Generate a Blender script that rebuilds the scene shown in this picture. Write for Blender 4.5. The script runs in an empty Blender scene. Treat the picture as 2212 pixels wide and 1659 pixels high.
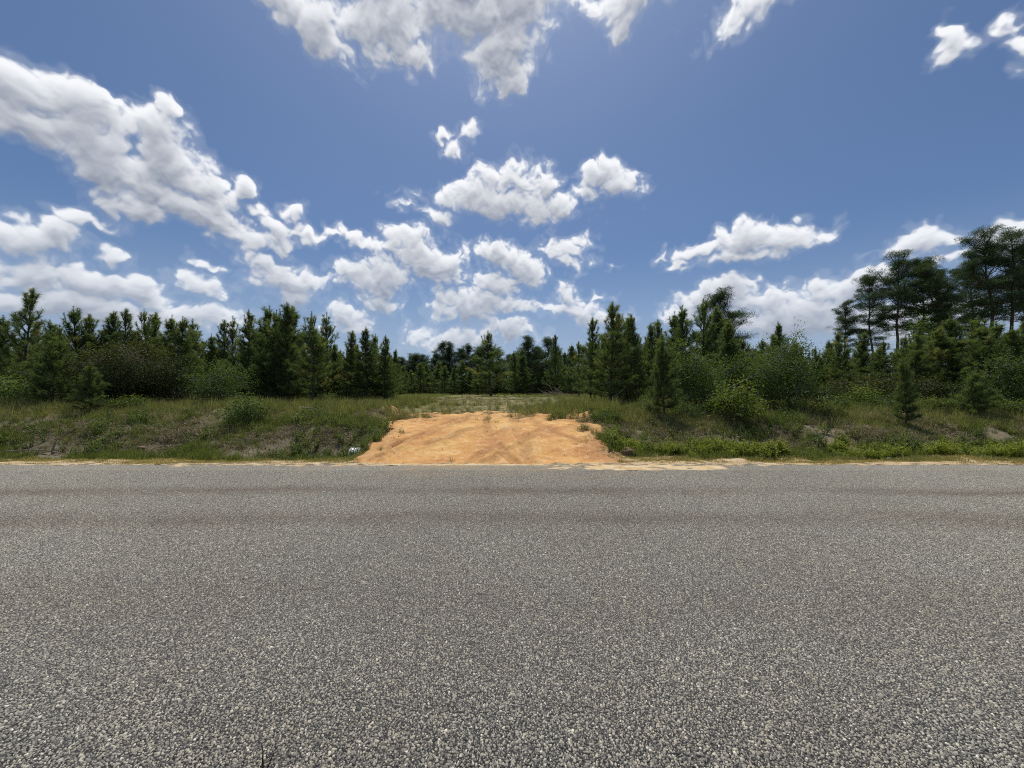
import bpy, math, random
import numpy as np
from math import radians, sin, cos, pi

# ------------------------------------------------------------------ camera, sky, sun, exposure
sc = bpy.context.scene
FPX = 386.0            # focal length in pixels of a 1024 px wide frame
HORIZON = 393.0
EYE = 1.6
PITCH = math.atan((HORIZON - 384.0) / FPX)
cam_d = bpy.data.cameras.new('camera')
cam_d.sensor_width = 36.0
cam_d.lens = 36.0 * FPX / 1024.0
cam_d.clip_start = 0.05
cam_d.clip_end = 6000.0
cam = bpy.data.objects.new('camera', cam_d)
sc.collection.objects.link(cam)
cam.location = (0, 0, EYE)
cam.rotation_euler = (pi / 2 + PITCH, 0, 0)
sc.camera = cam

SUN_EL, SUN_AZ = radians(69.0), radians(-3.0)     # azimuth measured from +Y towards +X
sun_dir = np.array([sin(SUN_AZ) * cos(SUN_EL), cos(SUN_AZ) * cos(SUN_EL), sin(SUN_EL)])

sc.view_settings.view_transform = 'Standard'
sc.view_settings.look = 'None'
sc.view_settings.gamma = 1.0
sc.view_settings.use_curve_mapping = False
sc.view_settings.exposure = 0.0
sc.render.engine = 'CYCLES'
sc.cycles.max_bounces = 6
sc.cycles.transparent_max_bounces = 8
sc.cycles.use_denoising = False
sc.cycles.filter_width = 1.05
sc.cycles.sample_clamp_indirect = 4.0

sun_l = bpy.data.lights.new('sun', 'SUN')
sun_l.energy = 3.6
sun_l.angle = radians(0.53)
sun_l.color = (1.0, 0.955, 0.88)
sun = bpy.data.objects.new('sun', sun_l)
sc.collection.objects.link(sun)
import mathutils
sun.rotation_euler = mathutils.Vector(sun_dir).to_track_quat('Z', 'Y').to_euler()


def pix_dir(px, py):
    """Direction of a photograph pixel (2212 px wide scan) from where the photographer stood."""
    x, y = px * 1024 / 2212, py * 1024 / 2212
    a, b, c = (x - 512.0), FPX, (384.0 - y)
    v = np.array([a, b * cos(PITCH) - c * sin(PITCH), b * sin(PITCH) + c * cos(PITCH)])
    return v / np.linalg.norm(v)


# clouds: (x, y, half width, half height, tilt in degrees, weight)
CLOUDS = [
    # overhead bank
    (600, -10, 110, 52, 20, 1.1), (690, 55, 90, 78, 30, 1.1), (735, 105, 30, 50, 10, .95), (830, 40, 135, 95, 0, 1.15), (905, 115, 40, 52, 20, .95), (760, 30, 90, 70, 0, 1.0), (950, 30, 90, 70, 0, 1.0),
    (1050, 20, 165, 90, 0, 1.2), (1090, 115, 74, 98, -12, 1.15), (1100, 175, 34, 58, 0, .95), (950, -60, 360, 70, 0, 1.3),
    (1345, 0, 105, 54, 0, 1.1), (1345, 55, 34, 38, 0, .85), (1630, 5, 90, 46, -10, .62), (1605, 50, 28, 22, 0, .4),
    (2068, 65, 36, 42, -25, .8), (2055, 115, 55, 26, -12, .75), (2200, 112, 30, 32, 0, .7), (2185, 45, 22, 14, 0, .3),
    # left bank
    (40, 185, 112, 85, 10, 1.1), (150, 215, 123, 55, 25, 1.1), (60, 265, 168, 63, 20, 1.1), (215, 222, 50, 30, 10, 0.86),
    (320, 275, 103, 48, -5, 1), (372, 262, 43, 41, 0, 0.97), (210, 340, 190, 63, 25, 1.1), (380, 360, 95, 78, 30, 1.1),
    (330, 405, 146, 63, 20, 1.1), (450, 415, 65, 63, 30, 1), (430, 465, 168, 51, 12, 1.1), (320, 455, 101, 48, 0, 1),
    (190, 474, 85, 24, 0, .8), (505, 500, 85, 28, 8, .9), (525, 402, 27, 26, 0, .7),
    (565, 460, 36, 20, 0, .75), (637, 458, 26, 22, 0, .75), (600, 490, 50, 18, 10, .75), (665, 497, 60, 15, 8, .7), (715, 500, 40, 9, 8, .55),
    (790, 528, 80, 22, 18, .8),
    (50, 520, 95, 46, 5, 1.15), (140, 525, 60, 56, 0, 1.05), (50, 590, 150, 46, 0, 1.2), (255, 552, 42, 22, 0, .7),
    (200, 618, 170, 46, 0, 1.15), (305, 632, 80, 40, 10, 1), (120, 655, 240, 34, 0, 1.0), (440, 606, 72, 32, 0, .9), (445, 562, 34, 13, 10, .55), (430, 690, 105, 38, 0, 1.05),
    (583, 567, 38, 11, 5, .5), (545, 545, 14, 10, 0, .4), (300, 690, 190, 34, 0, .9),
    (625, 605, 84, 40, 0, 1.1), (630, 640, 62, 22, 0, .75), (740, 690, 52, 26, 10, .85), (760, 715, 50, 24, 0, .7),
    (815, 605, 100, 46, -5, 1.05), (905, 560, 92, 52, 10, 1.05), (960, 568, 58, 52, 0, 1), (830, 645, 66, 20, 0, .8), (760, 590, 45, 28, 0, .8),
    (1070, 548, 52, 32, 0, .95), (1125, 585, 58, 34, 10, .95), (1065, 618, 56, 34, 0, 1), (1020, 662, 92, 42, -8, 1.05), (1090, 668, 72, 22, 0, .85), (1150, 610, 40, 24, 0, .7),
    (1210, 545, 56, 36, 10, .9), (1232, 578, 24, 22, 0, .75), (985, 735, 105, 30, 0, .75), (1105, 722, 75, 24, 0, .85),
    (1222, 638, 34, 30, 35, .9), (1250, 668, 66, 26, 10, .95), (1300, 636, 36, 9, 0, .5), (1310, 690, 60, 22, 0, .7),
    (1010, 408, 38, 28, 0, .8), (1105, 388, 84, 42, 0, 1), (1080, 435, 150, 44, 5, 1), (1180, 400, 50, 42, 0, .9), (930, 460, 50, 18, 0, .7), (880, 442, 28, 11, 0, .5), (1215, 452, 40, 30, 0, .85),
    (1300, 372, 46, 36, -10, .9), (1345, 400, 52, 38, 25, .95), (1268, 412, 30, 22, 0, .75),
    (988, 315, 32, 24, 0, .6), (1025, 280, 20, 18, 0, .7), (962, 292, 24, 11, -20, .55), (1322, 571, 18, 6, 0, .4),
    (1600, 512, 72, 42, 0, 1.05), (1700, 515, 82, 36, 0, 1.05), (1520, 535, 78, 18, -5, .85), (1600, 552, 95, 26, 0, .85), (1475, 568, 32, 15, 0, .7), (1765, 508, 34, 22, 0, .8),
    (1985, 522, 100, 40, 0, 1.15), (1930, 538, 80, 18, -5, .8), (2165, 512, 100, 40, 0, 1.15), (2040, 550, 110, 24, 0, .7),
    (1560, 632, 66, 36, 0, 1.05), (1498, 655, 62, 32, 0, 1), (1640, 650, 90, 38, 0, 1.05), (1452, 680, 44, 30, 0, .9), (1850, 612, 80, 38, -15, 1.05), (1770, 640, 76, 34, 0, 1),
    (1720, 690, 260, 50, 0, 1), (1950, 690, 200, 60, 0, .8),
]


def _hash(ix, iy, iz, seed):
    h = (ix.astype(np.uint32) * np.uint32(374761393) + iy.astype(np.uint32) * np.uint32(668265263)
         + iz.astype(np.uint32) * np.uint32(2147483647 - 1640531526 % 7919) + np.uint32((seed * 974711 + 13) & 0xffffffff))
    h ^= h >> np.uint32(13)
    h *= np.uint32(1274126177)
    h ^= h >> np.uint32(16)
    h *= np.uint32(2246822519)
    h ^= h >> np.uint32(15)
    return h


_G = np.array([[1, 1, 0], [-1, 1, 0], [1, -1, 0], [-1, -1, 0], [1, 0, 1], [-1, 0, 1], [1, 0, -1], [-1, 0, -1],
               [0, 1, 1], [0, -1, 1], [0, 1, -1], [0, -1, -1], [1, 1, 0], [-1, 1, 0], [0, -1, 1], [0, -1, -1]], np.float32)


def perlin(x, y, z, seed=0):
    x = np.asarray(x, np.float32); y = np.asarray(y, np.float32); z = np.asarray(z, np.float32)
    fx, fy, fz = np.floor(x), np.floor(y), np.floor(z)
    ix, iy, iz = fx.astype(np.int32), fy.astype(np.int32), fz.astype(np.int32)
    dx, dy, dz = x - fx, y - fy, z - fz
    u = dx * dx * dx * (dx * (dx * 6 - 15) + 10)
    v = dy * dy * dy * (dy * (dy * 6 - 15) + 10)
    w = dz * dz * dz * (dz * (dz * 6 - 15) + 10)
    res = 0
    for a in (0, 1):
        wa = u if a else 1 - u
        for b in (0, 1):
            wb = wa * (v if b else 1 - v)
            for c in (0, 1):
                g = _G[_hash(ix + a, iy + b, iz + c, seed) & np.uint32(15)]
                res = res + wb * (w if c else 1 - w) * (g[..., 0] * (dx - a) + g[..., 1] * (dy - b) + g[..., 2] * (dz - c))
    return res


def fbm(x, y, z, octaves, gain=.5, lac=2.03, seed=0, billow=False):
    s, amp, f = 0, 1.0, 1.0
    for o in range(octaves):
        n = perlin(x * f + 17.3 * o, y * f - 9.1 * o, z * f + 4.7 * o, seed + o)
        s = s + amp * (np.abs(n) * 2 - .5 if billow else n)
        amp *= gain; f *= lac
    return s


def cloud_cover(dx, dy, dz, framed=True):
    """How much cloud lies in each direction: the list above, broken up by turbulence."""
    def half(sc, seed):
        h = fbm(dx[::2, ::2] * sc, dy[::2, ::2] * sc, dz[::2, ::2] * sc, 2, seed=seed)
        out = np.empty(dx.shape, np.float32)
        out[::2, ::2] = h
        hn = np.concatenate([h[1:], h[-1:]], 0); he = np.concatenate([h[:, 1:], h[:, -1:]], 1); hd = np.concatenate([he[1:], he[-1:]], 0)
        m_, n_ = out[1::2, ::2].shape; out[1::2, ::2] = ((h + hn) / 2)[:m_, :n_]
        m_, n_ = out[::2, 1::2].shape; out[::2, 1::2] = ((h + he) / 2)[:m_, :n_]
        m_, n_ = out[1::2, 1::2].shape; out[1::2, 1::2] = ((h + hn + he + hd) / 4)[:m_, :n_]
        return out
    w1 = [half(9, 50 + k) for k in range(3)]
    w2 = [half(40, 60 + k) for k in range(3)]
    px, py, pz = [d + .024 * a + .012 * b for d, a, b in zip((dx, dy, dz), w1, w2)]
    if framed:
        cur = np.full(dx.shape, -1.5, np.float32)
        for (x, y, rx, ry, tilt, wt) in CLOUDS:
            c = pix_dir(x, y)
            ex = np.linalg.norm(pix_dir(x + rx, y) - pix_dir(x - rx, y)) / 2 * 1.06
            ez = np.linalg.norm(pix_dir(x, y + ry) - pix_dir(x, y - ry)) / 2 * 1.06
            az = math.atan2(c[0], c[1]); el = math.asin(c[2])
            t1 = np.array([cos(az), -sin(az), 0.0]); t2 = np.array([-sin(az) * sin(el), -cos(az) * sin(el), cos(el)])
            t = radians(tilt)
            u1 = (t1 * cos(t) - t2 * sin(t)) / ex; u2 = (t1 * sin(t) + t2 * cos(t)) / ez
            a = px * u1[0] + py * u1[1] + pz * u1[2]; q = px * u2[0] + py * u2[1] + pz * u2[2]
            q = np.where(q < 0, q * 1.15, q)                 # flatter bases
            v = wt * (1 - np.sqrt(a * a + q * q + 1e-6))
            v[py < .2] = -1.5
            h = np.clip(.22 - np.abs(cur - v), 0, None) / .22
            cur = np.maximum(cur, v) + h * h * .22 * .15
    else:
        cur = fbm(px * 3.1, py * 3.1, pz * 3.1, 3, seed=77) * 2.6 - .42
    soft = fbm(dx * 13, dy * 13, dz * 13, 6, .50, seed=5)
    puff = fbm(px * 17, py * 17, pz * 17, 5, .55, seed=25, billow=True)
    return cur * 1.25 + soft * .38 + puff * .42 + .0


def cloud_maps(ww=4096, hh=1024):
    """Cloud cover and the cloud depth towards the sun for the upper half of the sky (columns: azimuth, rows: elevation)."""
    def grid(a0, a1, e0, e1, na, ne):
        az = (np.arange(na) + .5) / na * (a1 - a0) + a0
        el = (np.arange(ne) + .5) / ne * (e1 - e0) + e0
        A, E = np.meshgrid(az, el)
        return (np.sin(A) * np.cos(E)).astype(np.float32), (np.cos(A) * np.cos(E)).astype(np.float32), np.sin(E).astype(np.float32)
    # whole sky, coarse, then the part around the view in full detail
    k = 4
    base = cloud_cover(*grid(-pi, pi, 0, pi / 2, ww // k, hh // k), framed=False)
    cov = np.repeat(np.repeat(base, k, 0), k, 1)
    for _ in range(2):
        cov = (cov + np.roll(cov, 2, 0) + np.roll(cov, -2, 0) + np.roll(cov, 2, 1) + np.roll(cov, -2, 1)) / 5
    x0, x1 = int(ww * (.5 - 64 / 360)), int(ww * (.5 + 64 / 360)); y1 = int(hh * 60 / 90)
    f = cloud_cover(*grid((x0 / ww - .5) * 2 * pi, (x1 / ww - .5) * 2 * pi, 0, y1 / hh * pi / 2, x1 - x0, y1))
    wx = np.clip(np.minimum(np.arange(x1 - x0), np.arange(x1 - x0)[::-1]) / 60.0, 0, 1)[None, :]
    wy = np.clip(np.arange(y1)[::-1] / 60.0, 0, 1)[:, None]
    wgt = wx * wy
    cov[:y1, x0:x1] = cov[:y1, x0:x1] * (1 - wgt) + f * wgt
    # march towards the sun through the cover, then the relief of the puffs
    def blur(q, r, ax):
        c = np.cumsum(np.concatenate([np.take(q, range(-r - 1, 0), ax), q, np.take(q, range(r), ax)], ax), ax, dtype=np.float64)
        n = q.shape[ax]
        return ((np.take(c, range(2 * r + 1, n + 2 * r + 1), ax) - np.take(c, range(n), ax)) / (2 * r + 1)).astype(np.float32)
    d = np.clip(cov, 0, 1.1)
    d1 = blur(blur(d, 2, 1), 2, 0); d2 = blur(blur(d, 7, 1), 4, 0)

    def up(q, n):
        s = np.zeros_like(q); s[:-n] = q[n:]; return s
    dep = (up(d1, 5) + up(d1, 10)) * .26 + (up(d2, 18) + up(d2, 28) + up(d2, 40)) * .34 + d2 * .5
    rel = (cov - up(cov, 3)) * .8 + (d1 - up(d1, 9)) * .8
    lit = np.exp(-dep * .88) * 1.08 + np.clip(rel, -.5, .6) * .40
    return cov, np.clip(lit, 0, 1.15)


def build_world():
    w = bpy.data.worlds.new('World')
    sc.world = w
    w.use_nodes = True
    nt = w.node_tree
    nt.nodes.clear()
    N, L = nt.nodes, nt.links
    cov, lit = cloud_maps()
    hh, ww = cov.shape
    img = bpy.data.images.new('cloud_cover', ww, hh, alpha=False, float_buffer=True)
    img.colorspace_settings.name = 'Non-Color'
    px = np.ones((hh, ww, 4), np.float32)
    px[..., 0] = cov; px[..., 1] = lit
    img.pixels.foreach_set(px.ravel())
    img.pack()

    def put(n, vals):
        for i, v in enumerate(vals):
            if v is None: continue
            if hasattr(v, 'links'): L.new(v, n.inputs[i])
            else: n.inputs[i].default_value = v
        return n

    def mt(op, a, b=None, c=None, clamp=False):
        n = N.new('ShaderNodeMath'); n.operation = op; n.use_clamp = clamp
        put(n, (a, b, c))
        return n.outputs[0]

    def mrange(v, a, b, c=0.0, d=1.0, smooth=False):
        n = N.new('ShaderNodeMapRange')
        if smooth: n.interpolation_type = 'SMOOTHSTEP'
        put(n, (v, a, b, c, d))
        return n.outputs[0]

    def mixrgb(f, a, b, blend='MIX'):
        n = N.new('ShaderNodeMix'); n.data_type = 'RGBA'; n.blend_type = blend
        for key, v in (('Factor', f), ('A', a), ('B', b)):
            if hasattr(v, 'links'): L.new(v, n.inputs[key])
            else: n.inputs[key].default_value = v
        return n.outputs['Result']

    tc = N.new('ShaderNodeTexCoord')
    sep = N.new('ShaderNodeSeparateXYZ'); L.new(tc.outputs['Generated'], sep.inputs[0])
    sky = N.new('ShaderNodeTexSky'); sky.sky_type = 'NISHITA'
    sky.sun_disc = False
    sky.sun_elevation = SUN_EL; sky.sun_rotation = SUN_AZ
    sky.air_density = 1.0; sky.dust_density = 1.6; sky.ozone_density = 4.0; sky.altitude = 100
    skyc = mixrgb(1.0, sky.outputs[0], SKY_TINT, 'MULTIPLY')
    skyc = mixrgb(mrange(sep.outputs['Z'], 0.0, .34, .60, 0, True), skyc, (4.3, 5.2, 7.0, 1))   # summer haze towards the horizon
    az = mt('ARCTAN2', sep.outputs['X'], sep.outputs['Y'])
    u = mt('MULTIPLY_ADD', az, 1 / (2 * pi), .5)
    v = mt('MULTIPLY', mt('ARCSINE', sep.outputs['Z']), 2 / pi)
    uv = N.new('ShaderNodeCombineXYZ'); L.new(u, uv.inputs[0]); L.new(v, uv.inputs[1])
    tex = N.new('ShaderNodeTexImage'); tex.image = img; tex.extension = 'EXTEND'; tex.interpolation = 'Cubic'
    L.new(uv.outputs[0], tex.inputs[0])
    ch = N.new('ShaderNodeSeparateColor'); L.new(tex.outputs[0], ch.inputs[0])
    c, l = ch.outputs[0], ch.outputs[1]
    width = mt('MULTIPLY_ADD', mt('MINIMUM', l, 1.0), -.34, .82)
    a = mrange(mt('DIVIDE', mt('ADD', c, .07), width), 0, 1, 0, 1, True)
    a = mt('MAXIMUM', a, mrange(c, -.45, .30, 0, .20, True))          # thin veils round the puffs
    above = mrange(sep.outputs['Z'], 0.0, .01)
    far = mrange(sep.outputs['Z'], 0.0, .35, .62, .97)
    col = mixrgb(l, CLOUD_DARK, CLOUD_LIT)
    fin = mixrgb(mt('MULTIPLY', mt('MULTIPLY', a, far), above), skyc, col)
    bg = N.new('ShaderNodeBackground'); bg.inputs['Strength'].default_value = 0.1
    L.new(fin, bg.inputs['Color'])
    o = N.new('ShaderNodeOutputWorld'); L.new(bg.outputs[0], o.inputs[0])
    w.cycles.sampling_method = 'MANUAL'
    w.cycles.sample_map_resolution = 512


SKY_TINT = (0.62, 0.72, 0.83, 1)
CLOUD_DARK = (3.0, 3.35, 4.1, 1)
CLOUD_LIT = (9.6, 9.75, 10.0, 1)
build_world()


# ------------------------------------------------------------------ helpers
rng = np.random.default_rng(7)
COL = sc.collection


def mesh_np(name, verts, faces, attrs=None, mat=None, smooth=False):
    """verts (n,3); faces an (m,3) or (m,4) array or a list of such arrays; attrs {name: per-vertex floats}."""
    verts = np.asarray(verts, np.float32).reshape(-1, 3)
    fl = [np.asarray(f, np.int32) for f in (faces if isinstance(faces, list) else [faces]) if len(f)]
    me = bpy.data.meshes.new(name)
    me.vertices.add(len(verts)); me.vertices.foreach_set('co', verts.ravel())
    loops = np.concatenate([f.ravel() for f in fl])
    sizes = np.concatenate([np.full(len(f), f.shape[1], np.int32) for f in fl])
    starts = np.concatenate([[0], np.cumsum(sizes)[:-1]]).astype(np.int32)
    me.loops.add(len(loops)); me.loops.foreach_set('vertex_index', loops)
    me.polygons.add(len(sizes)); me.polygons.foreach_set('loop_start', starts)
    if smooth: me.polygons.foreach_set('use_smooth', np.ones(len(sizes), bool))
    me.update(calc_edges=True)
    for k, v in (attrs or {}).items():
        a = me.attributes.new(k, 'FLOAT', 'POINT'); a.data.foreach_set('value', np.asarray(v, np.float32))
    if mat: me.materials.append(mat)
    return me


def link(name, data, parent=None, loc=None, kind=None, label=None, cat=None, group=None):
    o = bpy.data.objects.new(name, data)
    COL.objects.link(o)
    if parent is not None: o.parent = parent
    if loc is not None: o.location = loc
    if kind: o['kind'] = kind
    if label: o['label'] = label
    if cat: o['category'] = cat
    if group: o['group'] = group
    return o


def unit(v):
    v = np.asarray(v, float)
    return v / (np.linalg.norm(v, axis=-1, keepdims=True) + 1e-9)


class Geo:
    """Collects tubes, needles and leaves of ONE part; v is a shade per vertex."""
    def __init__(self): self.V, self.F3, self.F4, self.A, self.n = [], [], [], [], 0

    def add(self, V, F, a):
        V = np.asarray(V, float).reshape(-1, 3); F = np.asarray(F, int)
        (self.F3 if F.shape[1] == 3 else self.F4).append(F + self.n)
        self.V.append(V); self.A.append(np.broadcast_to(np.asarray(a, float), (len(V),)).copy()); self.n += len(V)

    def tube(self, pts, rad, sides=5, a=.5):
        pts = np.asarray(pts, float); rad = np.asarray(rad, float)
        t = np.gradient(pts, axis=0); t = unit(t)
        ref = np.array([0.31, .17, 0.93]) if abs(t[0][2]) < .8 else np.array([1., 0.2, 0])
        u = unit(np.cross(t, ref)); w = np.cross(t, u)
        ang = np.arange(sides) / sides * 2 * pi
        V = pts[:, None] + rad[:, None, None] * (np.cos(ang)[None, :, None] * u[:, None] + np.sin(ang)[None, :, None] * w[:, None])
        m = len(pts); F = []
        for i in range(m - 1):
            for j in range(sides):
                k = (j + 1) % sides
                F.append((i * sides + j, i * sides + k, (i + 1) * sides + k, (i + 1) * sides + j))
        self.add(V.reshape(-1, 3), F, a)

    def blades(self, P, D, Ln, W, a, droop=0.0):
        """slender one-triangle needles or two-segment blades starting at P along D"""
        P = np.asarray(P, float); D = unit(D); n = len(P)
        s = unit(np.cross(D, rng.normal(size=(n, 3))))
        Ln = np.broadcast_to(np.asarray(Ln, float), (n,))[:, None]; W = np.broadcast_to(np.asarray(W, float), (n,))[:, None]
        a = np.broadcast_to(np.asarray(a, float), (n,))
        if droop:
            mid = P + D * Ln * .55; D2 = unit(D + np.array([0, 0, -droop]))
            tip = mid + D2 * Ln * .5
            V = np.stack([P - s * W / 2, P + s * W / 2, mid + s * W * .4, mid - s * W * .4, tip], 1).reshape(-1, 3)
            b = (np.arange(n) * 5)[:, None]
            self.F4.append(b + np.array([[0, 1, 2, 3]]) + self.n); self.F3.append(b + np.array([[3, 2, 4]]) + self.n)
            self.V.append(V); self.A.append(np.repeat(a, 5)); self.n += len(V)
        else:
            V = np.stack([P - s * W / 2, P + s * W / 2, P + D * Ln], 1).reshape(-1, 3)
            self.add(V, np.arange(3 * n).reshape(-1, 3), np.repeat(a, 3))

    def leaves(self, P, D, Nn, Ln, W, a):
        """pointed four-corner leaves folded along the midrib"""
        n = len(P); D = unit(D); s = unit(np.cross(D, Nn)); up = np.cross(s, D)
        Ln = np.broadcast_to(np.asarray(Ln, float), (n,))[:, None]; W = np.broadcast_to(np.asarray(W, float), (n,))[:, None]
        m = P + D * Ln * .45
        V = np.stack([P, m + s * W / 2 + up * W * .15, P + D * Ln, m - s * W / 2 + up * W * .15], 1).reshape(-1, 3)
        b = (np.arange(n) * 4)[:, None]
        self.add(V, np.concatenate([b + np.array([[0, 1, 2]]), b + np.array([[0, 2, 3]])]), np.repeat(np.broadcast_to(a, (n,)), 4))

    def mesh(self, name, mat, smooth=False):
        F = []
        if self.F3: F.append(np.concatenate(self.F3))
        if self.F4: F.append(np.concatenate(self.F4))
        return mesh_np(name, np.concatenate(self.V), F, {'shade': np.concatenate(self.A)}, mat, smooth)


# ------------------------------------------------------------------ materials
def new_mat(name):
    m = bpy.data.materials.new(name); m.use_nodes = True
    nt = m.node_tree; nt.nodes.clear()
    out = nt.nodes.new('ShaderNodeOutputMaterial')
    return m, nt, out


class NT:
    def __init__(self, nt): self.nt = nt; self.N = nt.nodes; self.L = nt.links

    def put(self, sock, v):
        if hasattr(v, 'links'): self.L.new(v, sock)
        else: sock.default_value = v

    def noise(self, scale, detail=4, rough=.55, vec=None, dist=0):
        n = self.N.new('ShaderNodeTexNoise')
        n.inputs['Scale'].default_value = scale; n.inputs['Detail'].default_value = detail
        n.inputs['Roughness'].default_value = rough; n.inputs['Distortion'].default_value = dist
        if vec is not None: self.L.new(vec, n.inputs['Vector'])
        return n.outputs['Fac']

    def pos(self): return self.N.new('ShaderNodeNewGeometry').outputs['Position']

    def attr(self, name):
        n = self.N.new('ShaderNodeAttribute'); n.attribute_name = name; return n.outputs['Fac']

    def sep(self, v):
        n = self.N.new('ShaderNodeSeparateXYZ'); self.L.new(v, n.inputs[0]); return n.outputs

    def math(self, op, a, b=None, c=None, clamp=False):
        n = self.N.new('ShaderNodeMath'); n.operation = op; n.use_clamp = clamp
        for i, v in enumerate((a, b, c)):
            if v is not None: self.put(n.inputs[i], v)
        return n.outputs[0]

    def rng(self, v, a, b, c=0., d=1., smooth=True):
        n = self.N.new('ShaderNodeMapRange')
        if smooth: n.interpolation_type = 'SMOOTHSTEP'
        for i, q in enumerate((v, a, b, c, d)): self.put(n.inputs[i], q)
        return n.outputs[0]

    def ramp(self, v, stops):
        n = self.N.new('ShaderNodeValToRGB'); e = n.color_ramp.elements
        while len(e) < len(stops): e.new(.5)
        for q, (p, c) in zip(e, stops): q.position = p; q.color = (*c, 1)
        self.L.new(v, n.inputs[0]); return n.outputs[0]

    def mix(self, f, a, b, blend='MIX'):
        n = self.N.new('ShaderNodeMix'); n.data_type = 'RGBA'; n.blend_type = blend
        def c(v): return v if hasattr(v, 'links') or len(v) == 4 else (*v, 1)
        self.put(n.inputs['Factor'], f); self.put(n.inputs['A'], c(a)); self.put(n.inputs['B'], c(b))
        return n.outputs['Result']

    def scale(self, v, s):
        n = self.N.new('ShaderNodeVectorMath'); n.operation = 'MULTIPLY'
        self.L.new(v, n.inputs[0]); n.inputs[1].default_value = s; return n.outputs[0]

    def bump(self, h, strength, dist):
        n = self.N.new('ShaderNodeBump'); n.inputs['Strength'].default_value = strength; n.inputs['Distance'].default_value = dist
        self.L.new(h, n.inputs['Height']); return n.outputs[0]

    def bsdf(self, col, rough=.8, normal=None, spec=.3):
        n = self.N.new('ShaderNodeBsdfPrincipled')
        self.put(n.inputs['Base Color'], col if hasattr(col, 'links') or len(col) == 4 else (*col, 1))
        self.put(n.inputs['Roughness'], rough); n.inputs['Specular IOR Level'].default_value = spec
        if normal is not None: self.L.new(normal, n.inputs['Normal'])
        return n.outputs[0]


def leaf_mat(name, stops, trans=.35, rough=.55, spec=.25, vary=.35):
    """leaf and needle colours by the part's own shade, with a little change from plant to plant and light through the blade"""
    m, nt, out = new_mat(name); t = NT(nt)
    oi = t.N.new('ShaderNodeObjectInfo')
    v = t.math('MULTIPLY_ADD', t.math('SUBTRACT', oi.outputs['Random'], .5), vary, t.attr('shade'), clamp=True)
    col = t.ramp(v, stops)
    b = t.bsdf(col, rough, spec=spec)
    tr = t.N.new('ShaderNodeBsdfTranslucent')
    tc = t.mix(1.0, col, (1.25, 1.35, .55), 'MULTIPLY')
    t.L.new(tc, tr.inputs[0])
    mx = t.N.new('ShaderNodeMixShader'); mx.inputs[0].default_value = trans
    t.L.new(b, mx.inputs[1]); t.L.new(tr.outputs[0], mx.inputs[2]); t.L.new(mx.outputs[0], out.inputs[0])
    return m


def bark_mat(name, a, b):
    m, nt, out = new_mat(name); t = NT(nt)
    tc = t.N.new('ShaderNodeTexCoord').outputs['Object']
    n = t.noise(9, 5, .65, t.scale(tc, (1, 1, .25)))
    col = t.mix(t.rng(n, .35, .65), a, b)
    t.L.new(t.bsdf(col, .9, t.bump(n, .8, .03), .1), out.inputs[0])
    return m


M = {}
M['needle'] = leaf_mat('pine_needles', [(0, (.062, .088, .044)), (.45, (.122, .164, .068)), (.8, (.19, .225, .080)), (1, (.29, .25, .10))], .5)
M['needle_tall'] = leaf_mat('tall_pine_needles', [(0, (.028, .050, .028)), (.6, (.060, .098, .045)), (1, (.11, .15, .058))], .35)
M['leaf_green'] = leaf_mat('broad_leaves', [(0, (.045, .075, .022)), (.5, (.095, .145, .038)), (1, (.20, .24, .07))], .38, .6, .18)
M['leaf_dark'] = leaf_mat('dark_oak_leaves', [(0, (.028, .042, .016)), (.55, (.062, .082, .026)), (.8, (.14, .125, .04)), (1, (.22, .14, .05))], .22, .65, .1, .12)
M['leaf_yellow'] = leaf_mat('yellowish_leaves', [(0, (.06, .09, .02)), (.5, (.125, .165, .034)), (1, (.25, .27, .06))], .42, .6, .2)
M['grass_green'] = leaf_mat('green_grass', [(0, (.09, .12, .034)), (.5, (.17, .205, .062)), (1, (.30, .29, .12))], .42, .6, .2, .7)
M['grass_field'] = leaf_mat('field_grass', [(0, (.13, .15, .055)), (.5, (.24, .245, .095)), (1, (.44, .38, .20))], .35, .6, .2, .7)
M['grass_dead'] = leaf_mat('dead_grass', [(0, (.13, .11, .075)), (.5, (.25, .215, .145)), (1, (.42, .36, .25))], .2, .75, .1, .7)
M['grass_straw'] = leaf_mat('straw_grass', [(0, (.20, .175, .065)), (.5, (.38, .31, .14)), (1, (.56, .46, .25))], .35, .7, .15, .7)
M['weed'] = leaf_mat('ditch_weed_leaves', [(0, (.11, .145, .022)), (.5, (.205, .245, .038)), (1, (.33, .35, .07))], .48, .5, .3, .6)
M['bark'] = bark_mat('pine_bark', (.055, .042, .034), (.13, .098, .075))
M['bark_grey'] = bark_mat('grey_bark', (.09, .082, .072), (.22, .20, .175))
M['dry_stem'] = bark_mat('dry_stem', (.03, .024, .018), (.07, .055, .04))
M['pale_wood'] = bark_mat('pale_wood', (.38, .33, .28), (.55, .50, .44))
M['dead_wood'] = bark_mat('weathered_wood', (.15, .12, .09), (.30, .255, .205))

# ------------------------------------------------------------------ the lie of the land
ROAD_NEAR, ROAD_FAR = 1.30, 8.62


def n2(x, y, s, seed, octv=3):
    return fbm(np.asarray(x) * s, np.asarray(y) * s, np.full(np.shape(x), .37 + seed), octv, seed=seed)


def drive_edges(y):
    xl = np.interp(y, [8.5, 9.3, 10.4, 12, 13.8, 16, 20], [-3.55, -3.35, -3.7, -4.1, -4.2, -3.9, -3.2])
    xr = np.interp(y, [8.5, 9.3, 10.4, 12, 13.8, 16, 20], [2.4, 2.35, 2.45, 2.35, 2.4, 2.4, 1.6])
    return xl, xr


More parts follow.
